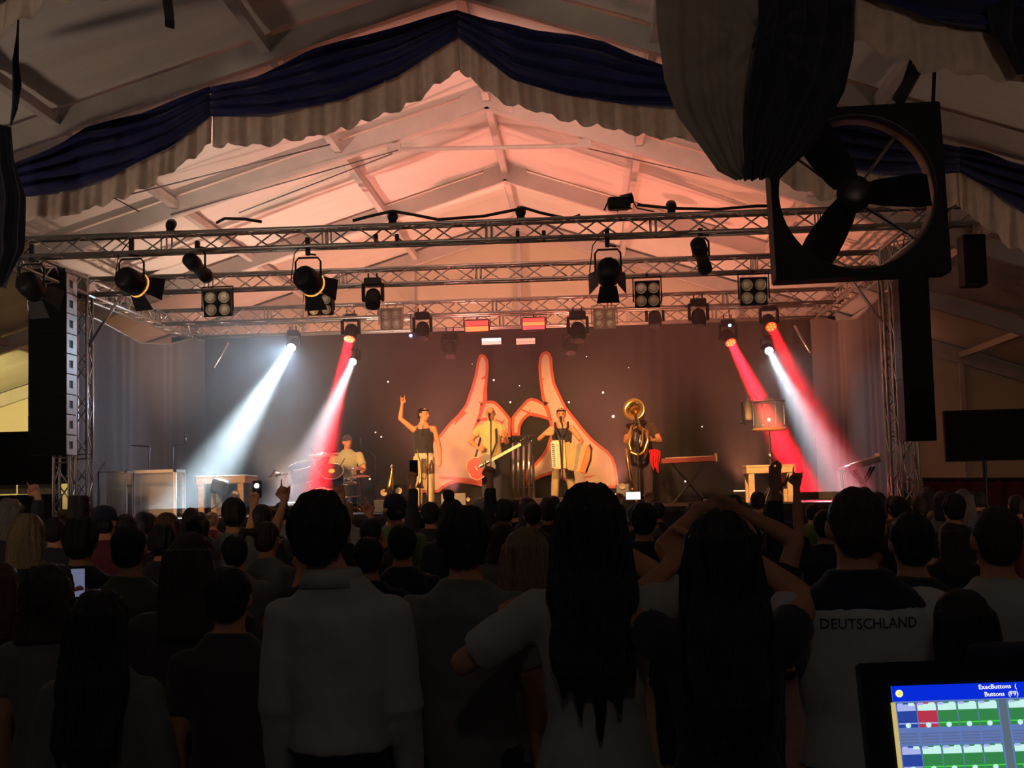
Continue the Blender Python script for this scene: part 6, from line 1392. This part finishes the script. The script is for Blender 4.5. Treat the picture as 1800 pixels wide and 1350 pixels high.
# ------------------------------------------------------------------ lighting desk with its screen
YD = 1.75
dsk = thing('lighting_console', 'lighting console screen with coloured tiles in the lower right corner', 'console', P(1700, 1400, YD))
o_ = P(1567, 1206, YD); ex = (P(1800, 1198, YD)-o_).normalized(); ey = V((0, 0, -1)); ey = (ey-ex*ey.dot(ex)).normalized(); ey = (ey+V((0.17, 0, 0))*0).normalized()
tilt = math.radians(14); ezn = ex.cross(ey).normalized()   # away from the viewer
ey = (ey*math.cos(tilt)-V((0, 1, 0))*math.sin(tilt)).normalized(); ez = ex.cross(ey).normalized()
if ez.y < 0: ez = -ez
SM = Matrix((ex, ey, ez)).transposed().to_4x4(); SM.translation = o_
px1 = 1/S(YD)
WS, HS = 0.345, 0.215
def srect(x0, y0, x1, y1, z, th, m, name, parent): 
    vs = [SM @ V(p) for p in ((x0, y0, z), (x1, y0, z), (x1, y1, z), (x0, y1, z), (x0, y0, z+th), (x1, y0, z+th), (x1, y1, z+th), (x0, y1, z+th))]
    return MB().add(vs, [(0, 1, 2, 3), (7, 6, 5, 4), (0, 4, 5, 1), (1, 5, 6, 2), (2, 6, 7, 3), (3, 7, 4, 0)]).build(name, m, parent)
srect(-0.036, -0.030, WS+0.036, HS+0.03, 0.004, 0.03, M_black, 'screen_housing', dsk)
def em(n, c, s=1.0): return mat('scr_'+n, (0.0, 0.0, 0.0), 0.4, emit=c, estr=s, var=0.0)
scr = srect(0, 0, WS, HS, 0.002, 0.002, em('base', (0.10, 0.17, 0.42), 0.9), 'screen', dsk)
srect(0, 0, WS, 0.019, 0.0008, 0.001, em('head', (0.0, 0.02, 0.62), 0.9), 'title_bar', scr)
srect(-0.003, 0.020, 0.0025, HS, 0.0008, 0.001, em('edge', (0.80, 0.62, 0.22), 0.6), 'edge_strip', scr)
ic = MB().lathe([(0, 0), (0.0045, 0), (0.0045, 0.001), (0, 0.001)], SM @ Matrix.Translation((0.0085, 0.0095, -0.0006)), 16).build('icon', em('white', (0.95, 0.95, 0.85), 1.0), scr)
MB().lathe([(0, 0), (0.003, 0), (0.003, 0.001), (0, 0.001)], SM @ Matrix.Translation((0.0085, 0.0095, -0.0018)), 16).build('icon_dot', em('yel', (0.95, 0.68, 0.05), 1.0), scr)
def label_text(txt, x, y, size, m, parent, name='lettering', M=None, align='LEFT'):
    cu = bpy.data.curves.new('txt', 'FONT'); cu.body = txt; cu.size = size; cu.extrude = 0.0004; cu.align_x = align; cu.resolution_u = 2
    to = bpy.data.objects.new('txt', cu); COL.objects.link(to); dg = bpy.context.evaluated_depsgraph_get(); me = bpy.data.meshes.new_from_object(to.evaluated_get(dg)); bpy.data.objects.remove(to); bpy.data.curves.remove(cu)
    return me
for txt, x, y, sz in (('ExecButtons  (', 0.106, 0.0075, 0.0078), ('Buttons  (F9)', 0.112, 0.0165, 0.0078)):
    me = label_text(txt, x, y, sz, None, None)
    for v in me.vertices: v.co = (SM @ V((x+v.co.x, y-v.co.y, -0.0008-v.co.z))) - org(dsk)
    me.materials.append(em('white', (0.95, 0.95, 0.85))); lo = bpy.data.objects.new('lettering', me); COL.objects.link(lo); lo.parent = scr
cw = 0.0248; G = {'green': em('green', (0.03, 0.20, 0.06), 0.9), 'red': em('red', (0.42, 0.03, 0.06), 0.9), 'navy': em('navy', (0.02, 0.05, 0.30), 0.9), 'pale': em('pale', (0.55, 0.85, 0.80), 0.85), 'lime': em('lime', (0.05, 0.62, 0.05), 0.9), 'line': em('line', (0.10, 0.13, 0.28), 0.9), 'grey': em('gap', (0.10, 0.14, 0.18), 0.8), 'lilac': em('lilac', (0.40, 0.45, 0.85), 0.8)}
def tile(x, y, kind, parent):
    t_ = srect(x+0.0006, y, x+cw-0.0006, y+0.030, 0.0006, 0.001, G[kind], 'tile', parent)
    srect(x+0.001, y+0.002, x+cw-0.0016, y+0.010, -0.0004, 0.001, G['pale'] if kind != 'navy' else G['lilac'], 'tile_caption', t_)
    srect(x+0.0015, y+0.0005, x+0.008, y+0.0035, -0.0012, 0.001, G['lilac'], 'tile_mark', t_); srect(x+cw-0.010, y+0.0005, x+cw-0.003, y+0.004, -0.0012, 0.001, G['pale'], 'tile_mark', t_)
    srect(x+0.0008, y+0.0245, x+cw-0.0008, y+0.0258, -0.0004, 0.001, G['lime'] if kind == 'green' else G['lilac'], 'tile_line', t_)
    MB().lathe([(0, 0), (0.0032, 0), (0.0032, 0.001), (0, 0.001)], SM @ Matrix.Translation((x+cw*0.48, y+0.0275, -0.0012)), 12).build('tile_knob', G['pale'], t_)
for row, y in enumerate((0.021, 0.073, 0.125, 0.177)):
    for k in range(11):
        x = 0.003+k*cw+(0.012 if k >= 5 else 0)+(0.012 if k >= 10 else 0)
        if x+cw > WS: continue
        tile(x, y, 'navy' if k == 0 else ('red' if k == 1 and row == 0 else 'green'), scr)
        for j in range(4):
            if y+0.052 < HS: srect(x+0.001, y+0.0365+j*0.0036, x+cw-0.0015, y+0.0385+j*0.0036, 0.0006, 0.001, G['line'], 'slot_line', scr)
for x in (0.003+5*cw, 0.015+10*cw): srect(x+0.0015, 0.020, x+0.0105, HS, 0.0004, 0.001, G['grey'], 'divider', scr)
ct = SM @ V((WS/2, HS+0.05, 0.06))
MB().bbox((ct.x, ct.y-0.10, ct.z-0.05), (0.50, 0.46, 0.07), 0.012).build('desk_surface', M_black, dsk); MB().bbox((ct.x, ct.y+0.02, ct.z+0.02), (0.30, 0.05, 0.12), 0.01).build('hinge', M_black, dsk)
case = thing('flight_case', 'black flight case carrying the lighting console', 'flight case', (ct.x, ct.y-0.1, 0))
ztop = ct.z-0.086
MB().bbox((ct.x, ct.y-0.10, ztop/2+0.03), (0.62, 0.55, ztop-0.06), 0.02).build('box', M_black, case)
for sx in (-1, 1):
    for sy in (-1, 1): MB().lathe([(0, -0.02), (0.03, -0.02), (0.03, 0.02), (0, 0.02)], Matrix.Translation((ct.x+sx*0.25, ct.y-0.1+sy*0.21, 0.03)) @ Matrix.Rotation(PI/2, 4, 'Y'), 12).build('wheel', M_rubber, case)
ch_ = thing('padded_chair', 'dark padded chair back at the right edge above the console screen', 'chair', (P(1890, 1150, 2.9).x, 2.9, 0))
a = P(1716, 1138, 2.9); bx_ = P(1890, 1150, 2.9).x
MB().bbox((bx_, 2.9, a.z-0.20), (0.44, 0.05, 0.42), 0.024).build('backrest', C_NAVY, ch_)
MB().bbox((bx_, 2.66, a.z-0.50), (0.44, 0.44, 0.06), 0.02).build('seat', C_NAVY, ch_)
for sx in (-1, 1):
    MB().tube((bx_+sx*0.2, 2.88, 0), (bx_+sx*0.2, 2.9, a.z-0.38), 0.014, n=8).build('leg', M_dkmetal, ch_); MB().tube((bx_+sx*0.2, 2.46, 0), (bx_+sx*0.2, 2.46, a.z-0.52), 0.014, n=8).build('leg', M_dkmetal, ch_)
flush()
# lettering pressed onto the back of the football shirt
me = label_text('DEUTSCHLAND', 0, 0, 0.041, None, None, align='CENTER')
sh_o = [c for c in F_.children if c.name.startswith('shirt') and 'yoke' not in c.name][0]
bm = bmesh.new(); bm.from_mesh(sh_o.data); bvh = BVHTree.FromBMesh(bm)
sF = F_.dimensions.z/1.75
for v in me.vertices:
    x = v.co.x*0.93; z = 1.368*sF+v.co.y; h_ = bvh.ray_cast(V((x, -1.0, z)), V((0, 1, 0)))
    y = h_[0].y if h_[0] is not None else -0.13
    v.co = (x, y-0.0025-(0.0015 if v.co.z > 0 else 0), z)
bm.free(); me.materials.append(mat('print_dark', (0.03, 0.03, 0.05), 0.7)); lo = bpy.data.objects.new('lettering', me); COL.objects.link(lo); lo.parent = F_
